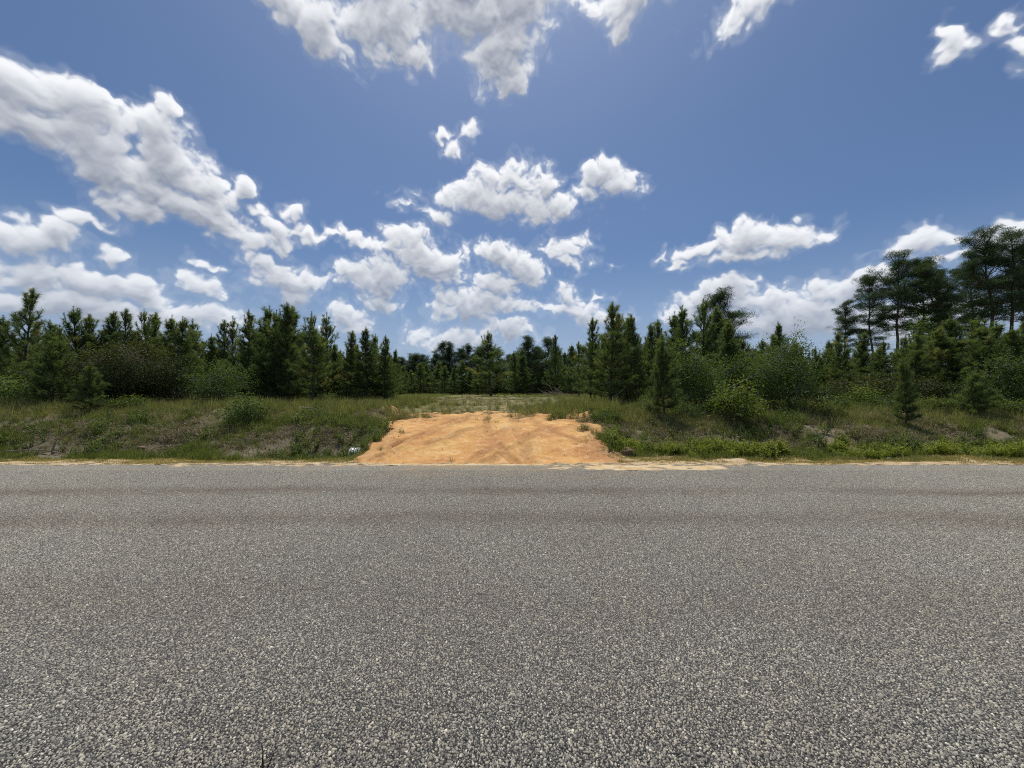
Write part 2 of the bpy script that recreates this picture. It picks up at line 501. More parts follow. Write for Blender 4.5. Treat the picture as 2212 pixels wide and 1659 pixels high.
def ground_z(x, y):
    x = np.asarray(x, float); y = np.asarray(y, float)
    s = np.clip((x + 4) / 8, 0, 1)                      # 0 left bank, 1 right bank
    yb = y + n2(x, y * .3, .22, 3) * .7 * np.clip((y - 9) / 2, 0, 1)
    left = np.interp(yb, [-60, -8, -2, .9, 1.3, 8.6, 9.1, 9.7, 10.3, 10.9, 12.3, 13.8, 15.4, 30, 110, 400, 4000],
                     [-.4, -.5, -.25, -.04, -.05, -.05, -.02, -.07, -.22, -.12, .50, .93, 1.06, 1.10, 1.34, 1.6, 2.0])
    right = np.interp(yb, [-60, -8, -2, .9, 1.3, 8.6, 9.1, 9.7, 10.3, 11.0, 12.3, 13.9, 15.6, 30, 110, 400, 4000],
                      [-.4, -.5, -.25, -.04, -.05, -.05, -.02, -.06, -.22, -.14, .38, .78, .98, 1.12, 1.34, 1.6, 2.0])
    z = left * (1 - s) + right * s
    soft = np.clip((y - 8.9) / 1.2, 0, 1) + np.clip((.6 - y) / 2, 0, 1)
    z = z + soft * (n2(x, y, .35, 11) * .16 + n2(x, y, 1.7, 12) * .075)
    xl, xr = drive_edges(y)
    dz = np.interp(y, [8.5, 9.2, 10.4, 12, 13.8, 16, 20, 30], [-.05, .0, .27, .47, .62, .78, .95, 1.09])
    dist = np.minimum(x - xl, xr - x)
    k = np.clip((dist + .75) / .75, 0, 1); k = k * k * (3 - 2 * k)
    k = k * np.clip((y - 8.4) / .3, 0, 1) * np.clip((26 - y) / 10, 0, 1)
    return z * (1 - k) + dz * k


def axis(parts):
    out = []
    for a, b, st in parts: out.append(np.arange(a, b, st))
    return np.concatenate(out + [[parts[-1][1]]])


def grid_mesh(name, xs, ys, zf, mat, smooth=True):
    X, Y = np.meshgrid(xs, ys)
    Z = zf(X, Y)
    nx, ny = len(xs), len(ys)
    i = np.arange(nx * ny).reshape(ny, nx)
    F = np.stack([i[:-1, :-1], i[:-1, 1:], i[1:, 1:], i[1:, :-1]], -1).reshape(-1, 4)
    return mesh_np(name, np.stack([X, Y, Z], -1).reshape(-1, 3), F, None, mat, smooth)


def ground_material():
    m, nt, out = new_mat('soil_and_turf'); t = NT(nt)
    p = t.pos(); s = t.sep(p)
    big = t.noise(.55, 4, .6, p); fine = t.noise(9, 6, .65, p); mid = t.noise(2.4, 5, .6, p)
    bank = t.ramp(mid, [(.30, (.12, .105, .065)), (.48, (.19, .165, .105)), (.60, (.225, .188, .125)), (.74, (.29, .18, .10))])
    turf = t.ramp(mid, [(.30, (.11, .12, .045)), (.55, (.17, .17, .07)), (.75, (.26, .215, .12))])
    far = t.ramp(t.noise(.2, 4, .6, p), [(.35, (.14, .175, .055)), (.65, (.22, .22, .085))])
    c = t.mix(t.rng(t.math('MULTIPLY_ADD', big, 3.0, s[1]), 14.2, 15.6), bank, turf)
    c = t.mix(t.rng(s[1], 26, 50), c, far)
    lane = t.math('MULTIPLY', t.rng(t.math('ABSOLUTE', t.math('MULTIPLY_ADD', s[1], .105, t.math('SUBTRACT', s[0], .3))), 1.6, 4.2, 1, 0), t.rng(s[1], 13, 15))
    bare = t.ramp(t.noise(1.1, 5, .62, p), [(.35, (.15, .15, .06)), (.5, (.22, .19, .09)), (.62, (.33, .24, .12)), (.72, (.46, .32, .16))])
    c = t.mix(t.math('MULTIPLY', lane, t.rng(s[1], 24, 60, .85, .35)), c, bare)
    # the sandy verge along the tarmac
    st = t.noise(1.0, 5, .62, t.scale(p, (.55, 3.2, 1)))
    sand = t.ramp(t.noise(5, 5, .6, p), [(.3, (.42, .29, .155)), (.55, (.56, .42, .26)), (.75, (.66, .54, .37))])
    verge = t.ramp(fine, [(.3, (.27, .21, .10)), (.6, (.40, .32, .165)), (.8, (.48, .40, .23))])
    vv = t.mix(t.rng(st, .34, .50), verge, sand)
    edge = t.math('MULTIPLY_ADD', t.math('SUBTRACT', mid, .5), 1.3, s[1])
    c = t.mix(t.rng(edge, 9.55, 9.95), vv, c)
    clay = t.ramp(fine, [(.3, (.30, .165, .08)), (.6, (.46, .27, .12)), (.8, (.55, .36, .17))])
    c = t.mix(t.math('MULTIPLY', t.rng(t.math('MULTIPLY_ADD', t.math('SUBTRACT', mid, .5), 1.2, t.attr('spill')), .15, .6), .9), c, clay)
    c = t.mix(t.rng(s[1], .6, 1.0), turf, c)
    t.L.new(t.bsdf(c, .95, t.bump(fine, .9, .05), .1), out.inputs[0])
    return m


xs = axis([(-1500, -300, 200), (-300, -60, 24), (-60, -26, 1.2), (-26, 26, .14), (26, 60, 1.2), (60, 300, 24), (300, 1500, 200)])
ys = axis([(-300, -20, 40), (-20, 0, 2), (0, 8.4, .6), (8.4, 15.5, .11), (15.5, 26, .35), (26, 60, 1.5), (60, 200, 10), (200, 2500, 230)])


def bed_z(x, y):
    """the ground itself, dug out a little where the dirt ramp lies on it"""
    xl_, xr_ = drive_edges(y)
    k_ = np.clip((np.minimum(x - xl_, xr_ - x) - .35) / .4, 0, 1) * np.clip((y - 8.7) / .3, 0, 1) * np.clip((14.3 - y) / .5, 0, 1)
    return ground_z(x, y) - .16 * k_


gme = grid_mesh('ground', xs, ys, bed_z, ground_material())
_c = np.empty(len(gme.vertices) * 3, np.float32); gme.vertices.foreach_get('co', _c); _c = _c.reshape(-1, 3)
_xl, _xr = drive_edges(_c[:, 1])
_near = np.clip(1.0 + np.minimum(_c[:, 0] - _xl, _xr - _c[:, 0]) / .55, 0, 1) * np.clip((_c[:, 1] - 8.5) / .2, 0, 1) * np.clip((16.2 - _c[:, 1]) / 1.2, 0, 1)
_a = gme.attributes.new('spill', 'FLOAT', 'POINT'); _a.data.foreach_set('value', _near.astype(np.float32))   # clay spilled beside the ramp
link('ground', gme, kind='structure', label='grassy ground with roadside ditch, bank and clearing')


def road_material():
    m, nt, out = new_mat('bitumen'); t = NT(nt)
    p = t.pos(); s = t.sep(p)
    v = t.N.new('ShaderNodeTexVoronoi'); v.inputs['Scale'].default_value = 75; t.L.new(p, v.inputs['Vector'])
    hue = t.sep(v.outputs['Color'])[0]
    stone = t.ramp(hue, [(0, (.07, .07, .07)), (.5, (.14, .138, .132)), (1, (.24, .23, .21))])
    c = t.mix(t.rng(v.outputs['Distance'], .25, .55), stone, (.062, .060, .056))
    h = t.math('SUBTRACT', 1.0, v.outputs['Distance'])
    t.L.new(t.bsdf(c, .85, t.bump(h, 1.0, .006), .2), out.inputs[0])
    return m


def edge_wobble(x, seed):
    return n2(x, x * 0, 1.1, seed, 4) * .10


# tarmac slab with slightly broken edges
rx = axis([(-400, -40, 30), (-40, -16, 1.0), (-16, 16, .08), (16, 40, 1.0), (40, 400, 30)])
n = len(rx)
far_e = ROAD_FAR + edge_wobble(rx, 31); near_e = ROAD_NEAR + edge_wobble(rx, 32)
crown = lambda y: np.zeros(np.shape(y))
rows = [(near_e, -.12), (near_e, 0.0), (np.full(n, 3.0), None), (np.full(n, 4.96), None), (np.full(n, 6.9), None), (far_e, 0.0), (far_e + .02, -.12)]
V = []
for yy, zz in rows:
    z = crown(yy) if zz is None else np.full(n, zz)
    V.append(np.stack([rx, yy, z], -1))
i = np.arange(n * len(rows)).reshape(len(rows), n)
F = np.stack([i[:-1, :-1], i[:-1, 1:], i[1:, 1:], i[1:, :-1]], -1).reshape(-1, 4)
link('road', mesh_np('road', np.concatenate(V), F, None, road_material()), kind='structure', label='grey chip-sealed country road')


# ------------------------------------------------------------------ scattering (stuff only)
def scatter(name, protos, pts, rot, scl, idx, label):
    me = bpy.data.meshes.new(name)
    me.vertices.add(len(pts)); me.vertices.foreach_set('co', np.asarray(pts, np.float32).ravel())
    me.update()
    a = me.attributes.new('turn', 'FLOAT_VECTOR', 'POINT'); a.data.foreach_set('vector', np.asarray(rot, np.float32).ravel())
    a = me.attributes.new('size', 'FLOAT_VECTOR', 'POINT'); a.data.foreach_set('vector', np.asarray(scl, np.float32).ravel())
    a = me.attributes.new('pick', 'INT', 'POINT'); a.data.foreach_set('value', np.asarray(idx, np.int32))
    coll = bpy.data.collections.new(name + '_pieces')
    for k, q in enumerate(protos):
        coll.objects.link(bpy.data.objects.new('%s_piece_%02d' % (name, k), q))
    o = link(name, me, kind='stuff', label=label)
    g = bpy.data.node_groups.new(name + '_spread', 'GeometryNodeTree')
    g.interface.new_socket('Geometry', in_out='INPUT', socket_type='NodeSocketGeometry')
    g.interface.new_socket('Geometry', in_out='OUTPUT', socket_type='NodeSocketGeometry')
    N, L = g.nodes, g.links
    gi, go = N.new('NodeGroupInput'), N.new('NodeGroupOutput')
    ci = N.new('GeometryNodeCollectionInfo'); ci.inputs[0].default_value = coll
    ci.inputs['Separate Children'].default_value = True; ci.inputs['Reset Children'].default_value = True
    ip = N.new('GeometryNodeInstanceOnPoints'); ip.inputs['Pick Instance'].default_value = True

    def na(nm, ty):
        q = N.new('GeometryNodeInputNamedAttribute'); q.data_type = ty; q.inputs[0].default_value = nm; return q.outputs[0]
    L.new(gi.outputs[0], ip.inputs['Points']); L.new(ci.outputs[0], ip.inputs['Instance'])
    L.new(na('pick', 'INT'), ip.inputs['Instance Index'])
    L.new(na('turn', 'FLOAT_VECTOR'), ip.inputs['Rotation']); L.new(na('size', 'FLOAT_VECTOR'), ip.inputs['Scale'])
    L.new(ip.outputs[0], go.inputs[0])
    md = o.modifiers.new('spread', 'NODES'); md.node_group = g
    return o


# ------------------------------------------------------------------ stone chips of the road surface
def chip_material():
    m, nt, out = new_mat('road_chips'); t = NT(nt)
    p = t.pos(); s = t.sep(p)
    a = t.attr('shade')
    c = t.ramp(a, [(0, (.058, .054, .048)), (.22, (.148, .140, .122)), (.5, (.292, .270, .222)), (.75, (.455, .412, .322)), (.93, (.60, .545, .425)), (1, (.76, .70, .57))])
    tint = t.noise(.9, 3, .6, p)
    c = t.mix(t.rng(tint, .42, .68, 0, .35), c, t.mix(1.0, c, (.88, .96, 1.02), 'MULTIPLY'))
    # wheel paths: chips pressed into the binder and rubbed with rubber and red dust
    wob = t.math('MULTIPLY_ADD', t.math('SUBTRACT', t.noise(.5, 3, .5, t.scale(p, (.35, 1, 1))), .5), .9, s[1])
    def band(c0, w): return t.rng(t.math('ABSOLUTE', t.math('SUBTRACT', wob, c0)), 0, w, 1, 0)
    k = t.math('MAXIMUM', band(6.35, .42), t.math('MULTIPLY', band(4.95, .50), .9))
    k = t.math('MAXIMUM', k, t.math('MULTIPLY', band(3.0, .6), .35))
    k = t.math('MULTIPLY', k, t.rng(t.noise(1.2, 4, .6, t.scale(p, (.3, 1, 1))), .3, .65, .35, 1))
    c = t.mix(k, c, t.mix(1.0, c, (.70, .64, .60), 'MULTIPLY'))
    # blotches left by years of patching and bleeding tar
    blot = t.noise(.45, 5, .6, p)
    c = t.mix(t.rng(blot, .36, .62, .30, 0), c, t.mix(1.0, c, (.70, .69, .68), 'MULTIPLY'))
    # orange dust dragged out of the entrance by wheels
    dx_ = t.rng(t.math('ABSOLUTE', t.math('ADD', s[0], .5)), 2.2, 4.6, 1, 0)
    dust = t.math('MULTIPLY', t.math('MULTIPLY', dx_, t.rng(s[1], 6.6, 8.7)), t.rng(t.noise(1.6, 5, .65, t.scale(p, (.5, 1, 1))), .38, .66))
    c = t.mix(t.math('MULTIPLY', dust, .6), c, (.46, .33, .19))
    t.L.new(t.bsdf(c, .75, None, .25), out.inputs[0])
    return m


def chip_tile(seed, size=.6, cell=.0100):
    r = np.random.default_rng(seed)
    k = int(round(size / cell)); cell = size / k
    gx, gy = np.meshgrid((np.arange(k) + .5) * cell - size / 2, (np.arange(k) + .5) * cell - size / 2)
    n = k * k
    cx = gx.ravel() + r.uniform(-.5, .5, n) * cell; cy = gy.ravel() + r.uniform(-.5, .5, n) * cell
    keep = r.random(n) < .93; cx, cy = cx[keep], cy[keep]; n = len(cx)
    rad = np.clip(r.lognormal(math.log(.0057), .26, n), .003, .011)
    h = rad * r.uniform(.22, .58, n)
    S = 6
    ang = (np.arange(S)[None] + r.uniform(-.35, .35, (n, S))) / S * 2 * pi + r.uniform(0, 6, (n, 1))
    asp = r.uniform(.6, 1.0, n)[:, None]; th = r.uniform(0, pi, n)[:, None]
    rr = rad[:, None] * r.uniform(.75, 1.15, (n, S))
    ax, ay = rr * np.cos(ang), rr * np.sin(ang) * asp
    bx, by = ax * np.cos(th) - ay * np.sin(th), ax * np.sin(th) + ay * np.cos(th)
    tilt = r.normal(0, .22, (n, 2))
    f = r.uniform(.5, .8, (n, 1))
    low = np.stack([cx[:, None] + bx, cy[:, None] + by, np.full((n, S), -.002)], -1)
    tx, ty = bx * f, by * f
    top = np.stack([cx[:, None] + tx, cy[:, None] + ty, h[:, None] * .8 + tx * tilt[:, :1] + ty * tilt[:, 1:] + r.normal(0, .0004, (n, S))], -1)
    V = np.concatenate([low, top], 1).reshape(-1, 3)
    b = (np.arange(n) * 2 * S)[:, None]
    quads = np.concatenate([b + np.array([[j, (j + 1) % S, S + (j + 1) % S, S + j]]) for j in range(S)])
    tops = np.concatenate([b + np.array([[S, S + 1, S + 2, S + 3]]), b + np.array([[S, S + 3, S + 4, S + 5]])])
    sh = np.clip(r.beta(2.6, 2.5, n), 0, 1); sh[r.random(n) < .015] = 1.0
    return mesh_np('chip_tile', V, np.concatenate([quads, tops]), {'shade': np.repeat(sh, 2 * S)}, M['chips'])


M['chips'] = chip_material()
tiles = [chip_tile(100 + k) for k in range(4)]
T = .6
tx = np.arange(-21, 21, T) + T / 2; ty = np.arange(ROAD_NEAR + .06, ROAD_FAR - .05, T) + T / 2
TX, TY = np.meshgrid(tx, ty)
TY = np.minimum(TY, ROAD_FAR - .02 - T / 2)
npt = TX.size
slope = np.zeros(npt)
q = rng.integers(0, 2, npt) * pi
# the tile lies in the crown of the road: turn first, then lean
pts = np.stack([TX.ravel(), TY.ravel(), crown(TY.ravel()) + .001], -1)
rot = np.stack([slope * np.cos(q), np.zeros(npt), q], -1)
scatter('road_chips', tiles, pts, rot, np.ones((npt, 3)), rng.integers(0, 4, npt), 'pale and grey stone chips bedded in the road')


# ------------------------------------------------------------------ the dirt entrance
def dirt_material():
    m, nt, out = new_mat('orange_sandy_clay'); t = NT(nt)
    p = t.pos()
    a = t.noise(.8, 4, .6, p); b = t.noise(3.5, 6, .65, p); f = t.noise(40, 4, .7, p)
    c = t.ramp(a, [(.33, (.50, .25, .105)), (.46, (.60, .325, .122)), (.58, (.65, .385, .142)), (.72, (.72, .48, .22))])
    c = t.mix(t.rng(b, .50, .66, 0, .7), c, (.74, .50, .25))
    c = t.mix(t.rng(b, .46, .32, 0, .6), c, (.42, .19, .08))
    sh = t.attr('damp')
    c = t.mix(t.math('MULTIPLY', sh, t.rng(b, .25, .5)), c, (.40, .22, .105))
    t.L.new(t.bsdf(c, .95, t.bump(t.math('MULTIPLY_ADD', f, .35, b), .7, .035), .1), out.inputs[0])
    return m


def rut_lines():
    """wheel paths of vehicles that turned in: x as a function of y"""
    R = []
    for x0, b, w in ((-.35, -3.4, .12), (1.35, -1.9, .12), (-.9, .9, .11), (.75, 2.2, .11), (-2.1, -1.5, .11), (.15, .25, .13), (-1.6, -2.6, .11), (.1, -1.1, .11)):
        R.append((x0, b, w))
    return R


DS = .032
dxs = np.arange(-5.6, 4.2, DS); dys = np.arange(8.46, 17.2, DS)
DX, DY = np.meshgrid(dxs, dys)
xl, xr = drive_edges(DY)
rag = n2(DX, DY, .9, 41, 4) * .75 + n2(DX, DY, 4, 42, 2) * .18
ins = np.minimum(np.minimum(DX - xl, xr - DX), np.minimum((DY - 8.56) * 1.6, (14.5 - DY) * .45)) + rag * np.clip((DY - 12) * .6, 1, 2.2) * np.clip((DY - 8.8) / .7, .25, 1)
Z = ground_z(DX, DY)
relief = n2(DX, DY, 1.0, 43, 3) * .05 + n2(DX, DY, 6, 44, 3) * .016 + np.abs(n2(DX, DY, 14, 45, 2)) * .018
damp = np.zeros_like(Z)
for (x0, b, w) in rut_lines():
    t_ = np.clip((14.6 - DY) / 5.8, 0, 1)
    xc = x0 + b * t_ ** 2 + n2(DY, DY * 0 + x0, .5, 46) * .2
    d = np.abs(DX - xc) / np.sqrt(1 + (2 * b * t_ / 5.8) ** 2)
    prof = np.exp(-(d / w) ** 2)
    lug = np.sin(DY * 2 * pi / .11 + np.sign(DX - xc) * d * 40) * .012 * (d < w * .85)
    fade = np.clip(n2(DX, DY, .6, 47 + int(10 * abs(x0))) * 2 + .75, .15, 1)
    relief += (-.055 * prof + .030 * np.exp(-((d - w * 1.6) / (w * .5)) ** 2) + lug) * fade
    damp = np.maximum(damp, np.exp(-(d / (w * 1.3)) ** 2) * .7 * fade)
    streak = np.exp(-(d / (w * 4)) ** 2) * fade
    damp = np.maximum(damp, streak * .45 * (np.sin(d * 2 * pi / .13 + x0 * 5) > .45))
    relief += streak * .007 * np.sin(d * 2 * pi / .13 + x0 * 5)
damp = np.maximum(damp, np.clip(1 - ins / .5, 0, 1) * .6)
Z = Z + .035 + relief * np.clip(ins / .3, 0, 1) - np.clip(-ins / .25, 0, 1) * .16
keepv = ins > -.28
nx, ny = len(dxs), len(dys)
ii = np.arange(nx * ny).reshape(ny, nx)
F = np.stack([ii[:-1, :-1], ii[:-1, 1:], ii[1:, 1:], ii[1:, :-1]], -1).reshape(-1, 4)
F = F[keepv.ravel()[F].all(1)]
used = np.unique(F); remap = np.full(nx * ny, -1); remap[used] = np.arange(len(used))
V = np.stack([DX, DY, Z], -1).reshape(-1, 3)[used]
DIRT_INS = (dxs, dys, ins)
M['dirt'] = dirt_material()
link('dirt_driveway', mesh_np('dirt_driveway', V, remap[F], {'damp': damp.ravel()[used]}, M['dirt'], True), kind='structure',
     label='orange sandy clay entrance ramp from the road up to the clearing')


def in_dirt(x, y):
    ix = np.clip(((x - dxs[0]) / DS).astype(int), 0, nx - 1); iy = np.clip(((y - dys[0]) / DS).astype(int), 0, ny - 1)
    ok = (x > dxs[0]) & (x < dxs[-1]) & (y > dys[0]) & (y < dys[-1])
    return np.where(ok, ins[iy, ix], -9)


def clods():
    """crumbs of clay lying about on the ramp"""
    r = np.random.default_rng(3); g = Geo(); k = 0
    while k < 520:
        x, y = r.uniform(-4.6, 3.4), r.uniform(8.8, 15)
        if in_dirt(np.array([x]), np.array([y]))[0] < .1: continue
        edge = in_dirt(np.array([x]), np.array([y]))[0] < .8
        if not edge and r.random() < .55: continue
        s = r.uniform(.006, .016) * (1.7 if r.random() < .06 else 1)
        base = np.array([[1, 0, 0], [0, 1, 0], [-1, 0, 0], [0, -1, 0], [0, 0, .8], [0, 0, -.5]]) * s * r.uniform(.6, 1.3, (6, 1))
        c, sn = cos(k), sin(k)
        base = base @ np.array([[c, -sn, 0], [sn, c, 0], [0, 0, 1]])
        g.add(base + np.array([x, y, float(ground_z(x, y)) + .035]), [(0, 1, 4), (1, 2, 4), (2, 3, 4), (3, 0, 4), (1, 0, 5), (2, 1, 5), (3, 2, 5), (0, 3, 5)], r.random())
        k += 1
    me = g.mesh('clay_crumbs', M['dirt'])
    link('clay_crumbs', me, kind='stuff', label='crumbs of orange clay scattered over the ramp')


clods()


def sand_material(grit=False):
    m, nt, out = new_mat('verge_grit' if grit else 'washed_sand'); t = NT(nt); p = t.pos()
    c = t.ramp(t.noise(4, 5, .6, p), [(.3, (.46, .31, .15)), (.5, (.60, .45, .25)), (.7, (.68, .56, .38))])
    if grit:
        c = t.mix(t.rng(t.noise(7, 5, .7, t.scale(p, (.5, 1.4, 1))), .42, .56), (.20, .165, .115), c)
        c = t.mix(t.rng(t.noise(70, 2, .6, p), .52, .64, 0, .8), c, (.12, .11, .10))
    t.L.new(t.bsdf(c, .95, t.bump(t.noise(60, 3, .6, p), .5, .01), .1), out.inputs[0]); return m


M['sand'] = sand_material()
M['grit'] = sand_material(True)


def sand_patch(cx, cy, lx, ly, seed, thr, label):
    """thin spill of sand with a ragged outline and holes, lying over the chips"""
    st = .03
    gx = np.arange(-lx, lx, st); gy = np.arange(-ly, ly, st)
    X, Y = np.meshgrid(gx, gy)
    v = 1 - np.sqrt((X / lx) ** 2 + (Y / ly) ** 2) + n2(X + cx, (Y + cy) * 2.2, 1.6, seed, 4) * 1.1 + n2(X + cx, Y + cy, 9, seed + 1, 2) * .25 - thr
    z = crown(np.clip(cy + Y, 1.3, 8.6)) + np.clip(v, -.2, .6) * .035 - .001
    i = np.arange(X.size).reshape(X.shape)
    F = np.stack([i[:-1, :-1], i[:-1, 1:], i[1:, 1:], i[1:, :-1]], -1).reshape(-1, 4)
    F = F[(v.ravel()[F] > -.05).any(1)]
    u = np.unique(F); rm = np.full(X.size, -1); rm[u] = np.arange(len(u))
    V = np.stack([X + cx, Y + cy, z], -1).reshape(-1, 3)[u]
    link('spilled_sand', mesh_np('spilled_sand', V, rm[F], None, M['sand'], True), kind='stuff', label=label)


sand_patch(2.35, 8.36, 1.7, .36, 81, .10, 'pale sand washed over the road edge below the dirt ramp')
sand_patch(4.0, 8.28, 1.0, .22, 83, .22, 'thin tongue of pale sand on the road edge')
sand_patch(-.6, 8.62, 3.2, .10, 84, .1, 'orange sand tracked along the road edge at the ramp')


def verge_lip():
    """grit and sand creeping over the broken far edge of the tarmac"""
    gx = np.arange(-20, 20, .035); gy = np.arange(8.30, 8.86, .03)
    X, Y = np.meshgrid(gx, gy)
    lim = 8.66 + n2(gx, gx * 0, .35, 91, 3) * .26 + n2(gx, gx * 0, 1.6, 92, 4) * .20
    v = (Y - lim[None]) + n2(X, Y, 5, 93, 3) * .13
    z = np.clip(v, -.1, .2) * .12 + .006 - np.clip(Y - 8.72, 0, 1) * .35
    i = np.arange(X.size).reshape(X.shape)
    F = np.stack([i[:-1, :-1], i[:-1, 1:], i[1:, 1:], i[1:, :-1]], -1).reshape(-1, 4)
    F = F[(v.ravel()[F] > -.06).any(1)]
    u = np.unique(F); rm = np.full(X.size, -1); rm[u] = np.arange(len(u))
    V = np.stack([X, Y, z], -1).reshape(-1, 3)[u]
    link('verge_sand', mesh_np('verge_sand', V, rm[F], None, M['grit'], True), kind='stuff', label='sand and grit creeping over the far edge of the road')


verge_lip()

# ------------------------------------------------------------------ culvert, boulder, litter
def white_plastic():
    m, nt, out = new_mat('white_plastic'); t = NT(nt)
    c = t.mix(t.rng(t.noise(6, 4, .6, t.pos()), .5, .7, 0, .5), (.80, .80, .78), (.55, .47, .38))
    t.L.new(t.bsdf(c, .45, None, .4), out.inputs[0]); return m


M['plastic'] = white_plastic()


def culvert():
    x0, x1, R = -4.32, 2.62, .185
    t = np.arange(x0, x1 + .001, .03)
    rr = R + .010 * np.sin((t - x0) / .075 * pi)
    e = link('culvert_pipe', None, loc=(0, 10.38, -.05), label='white ribbed plastic culvert pipe poking out under the dirt ramp', cat='culvert')
    ang = np.arange(20) / 20 * 2 * pi
    def ring(ts, rs): return np.stack([np.repeat(ts[:, None], 20, 1), rs[:, None] * np.cos(ang), rs[:, None] * np.sin(ang)], -1)
    V = np.concatenate([ring(t, rr), ring(t, rr * 0 + R - .025)]).reshape(-1, 3)
    m = len(t); F = []
    i = np.arange(2 * m * 20).reshape(2 * m, 20); j = np.roll(i, -1, 1)
    F += list(np.stack([i[:m - 1], i[1:m], j[1:m], j[:m - 1]], -1).reshape(-1, 4))
    F += list(np.stack([i[m:-1], j[m:-1], j[m + 1:], i[m + 1:]], -1).reshape(-1, 4))
    F += list(np.stack([i[0], j[0], j[m], i[m]], -1)) + list(np.stack([i[m - 1], i[-1], j[-1], j[m - 1]], -1))
    link('pipe_wall', mesh_np('pipe_wall', V, np.array(F), None, M['plastic'], True), e)
    # the collar clipped round the open end
    for xx in (x0 + .03, x1 - .05):
        tt = np.array([xx, xx + .035]); V = np.concatenate([ring(tt, np.full(2, R + .013)), ring(tt, np.full(2, R + .022))]).reshape(-1, 3)
        i = np.arange(80).reshape(4, 20); j = np.roll(i, -1, 1)
        F = np.concatenate([np.stack([i[2], i[3], j[3], j[2]], -1), np.stack([i[0], i[2], j[2], j[0]], -1), np.stack([i[1], j[1], j[3], i[3]], -1)])
        link('collar', mesh_np('collar', V, F, None, M['plastic'], True), e)


culvert()


def lump(name, seed, size, squash, mat, sub=3):
    import bmesh
    bm = bmesh.new(); bmesh.ops.create_icosphere(bm, subdivisions=sub, radius=1)
    P = np.array([v.co[:] for v in bm.verts])
    k = 1 + fbm(P[:, 0] * 1.1, P[:, 1] * 1.1, P[:, 2] * 1.1, 3, seed=seed) * .55 + fbm(P[:, 0] * 4, P[:, 1] * 4, P[:, 2] * 4, 2, seed=seed + 5) * .12
    P = P * k[:, None] * np.asarray(squash) * size
    F = np.array([[v.index for v in f.verts] for f in bm.faces]); bm.free()
    return mesh_np(name, P, F, None, mat, False)


def rock_material(name, a, b):
    m, nt, out = new_mat(name); t = NT(nt); tc = t.N.new('ShaderNodeTexCoord').outputs['Object']
    n = t.noise(9, 6, .65, tc)
    t.L.new(t.bsdf(t.mix(t.rng(n, .4, .62), a, b), .9, t.bump(n, .8, .02), .2), out.inputs[0]); return m


M['clay_rock'] = rock_material('iron_clay', (.15, .085, .052), (.30, .20, .13))
link('clay_boulder', lump('clay_boulder', 5, .19, (1.05, .8, .72), M['clay_rock']), loc=(2.98, 10.02, .05), label='reddish brown boulder in the grass beside the dirt ramp', cat='boulder')
link('clay_lump', lump('clay_lump', 9, .10, (1.3, .8, .55), M['sand']), loc=(2.72, 9.92, .02), label='pale lump of clay between boulder and dirt ramp', cat='clay')
for k, (x, y, s) in enumerate(((-11.55, 11.15, .10), (-11.0, 11.3, .075), (-10.62, 11.12, .085), (-11.25, 10.95, .06), (-10.3, 11.05, .05), (-12.0, 11.0, .07))):
    link('soil_clod', lump('soil_clod', 20 + k, s, (1.4, .9, .6), M['clay_rock'], 2), loc=(x, y, float(ground_z(x, y))),
         label='%s clod of reddish soil on the slumped bank under the leftmost pines' % ('largest', 'rounded', 'broad', 'small low', 'smallest', 'outlying')[k], cat='soil clod', group='clods on the slumped bank')


def bottle():
    e = link('plastic_bottle', None, loc=(9.62, 9.92, .02), label='small white plastic bottle lying on the right-hand verge grass', cat='bottle')
    prof = [(0, .0), (0, .030), (.02, .034), (.10, .034), (.13, .028), (.16, .014), (.175, .013)]
    ang = np.arange(14) / 14 * 2 * pi
    V = np.array([[x, r * cos(a), r * sin(a) + .034] for x, r in prof for a in ang])
    i = np.arange(len(prof) * 14).reshape(-1, 14); j = np.roll(i, -1, 1)
    link('bottle_body', mesh_np('bottle_body', V, np.stack([i[:-1], i[1:], j[1:], j[:-1]], -1).reshape(-1, 4), None, M['plastic'], True), e)
    prof = [(.172, .0), (.172, .016), (.192, .016), (.192, 0)]
    V = np.array([[x, r * cos(a), r * sin(a) + .034] for x, r in prof for a in ang])
    i = np.arange(len(prof) * 14).reshape(-1, 14); j = np.roll(i, -1, 1)
    link('cap', mesh_np('cap', V, np.stack([i[:-1], i[1:], j[1:], j[:-1]], -1).reshape(-1, 4), None, M['plastic'], False), e)
    e.rotation_euler = (0, -.1, .35); e.location.z = float(ground_z(9.62, 9.92)) + .05
    e.scale = (1.15, 1.15, 1.15)


bottle()


def stick(name, pts, r0, label, cat, mat='dead_wood', twigs=0, seed=0):
    g = Geo(); pts = np.asarray(pts, float); n = len(pts)
    g.tube(pts - pts[0], np.linspace(r0, r0 * .4, n), 6)
    r = np.random.default_rng(seed)
    for k in range(twigs):
        i = r.integers(1, n); a = pts[i] - pts[0]; d = unit(r.normal(size=3) + np.array([0, 0, .6])) * r.uniform(.2, .5)
        g.tube([a, a + d * .5, a + d + np.array([0, 0, -.03])], [r0 * .4, r0 * .25, r0 * .1], 4)
    link(name, g.mesh(name, M[mat]), loc=tuple(pts[0]), label=label, cat=cat)


def gz(x, y, dz=0.): return (x, y, float(ground_z(x, y)) + dz)


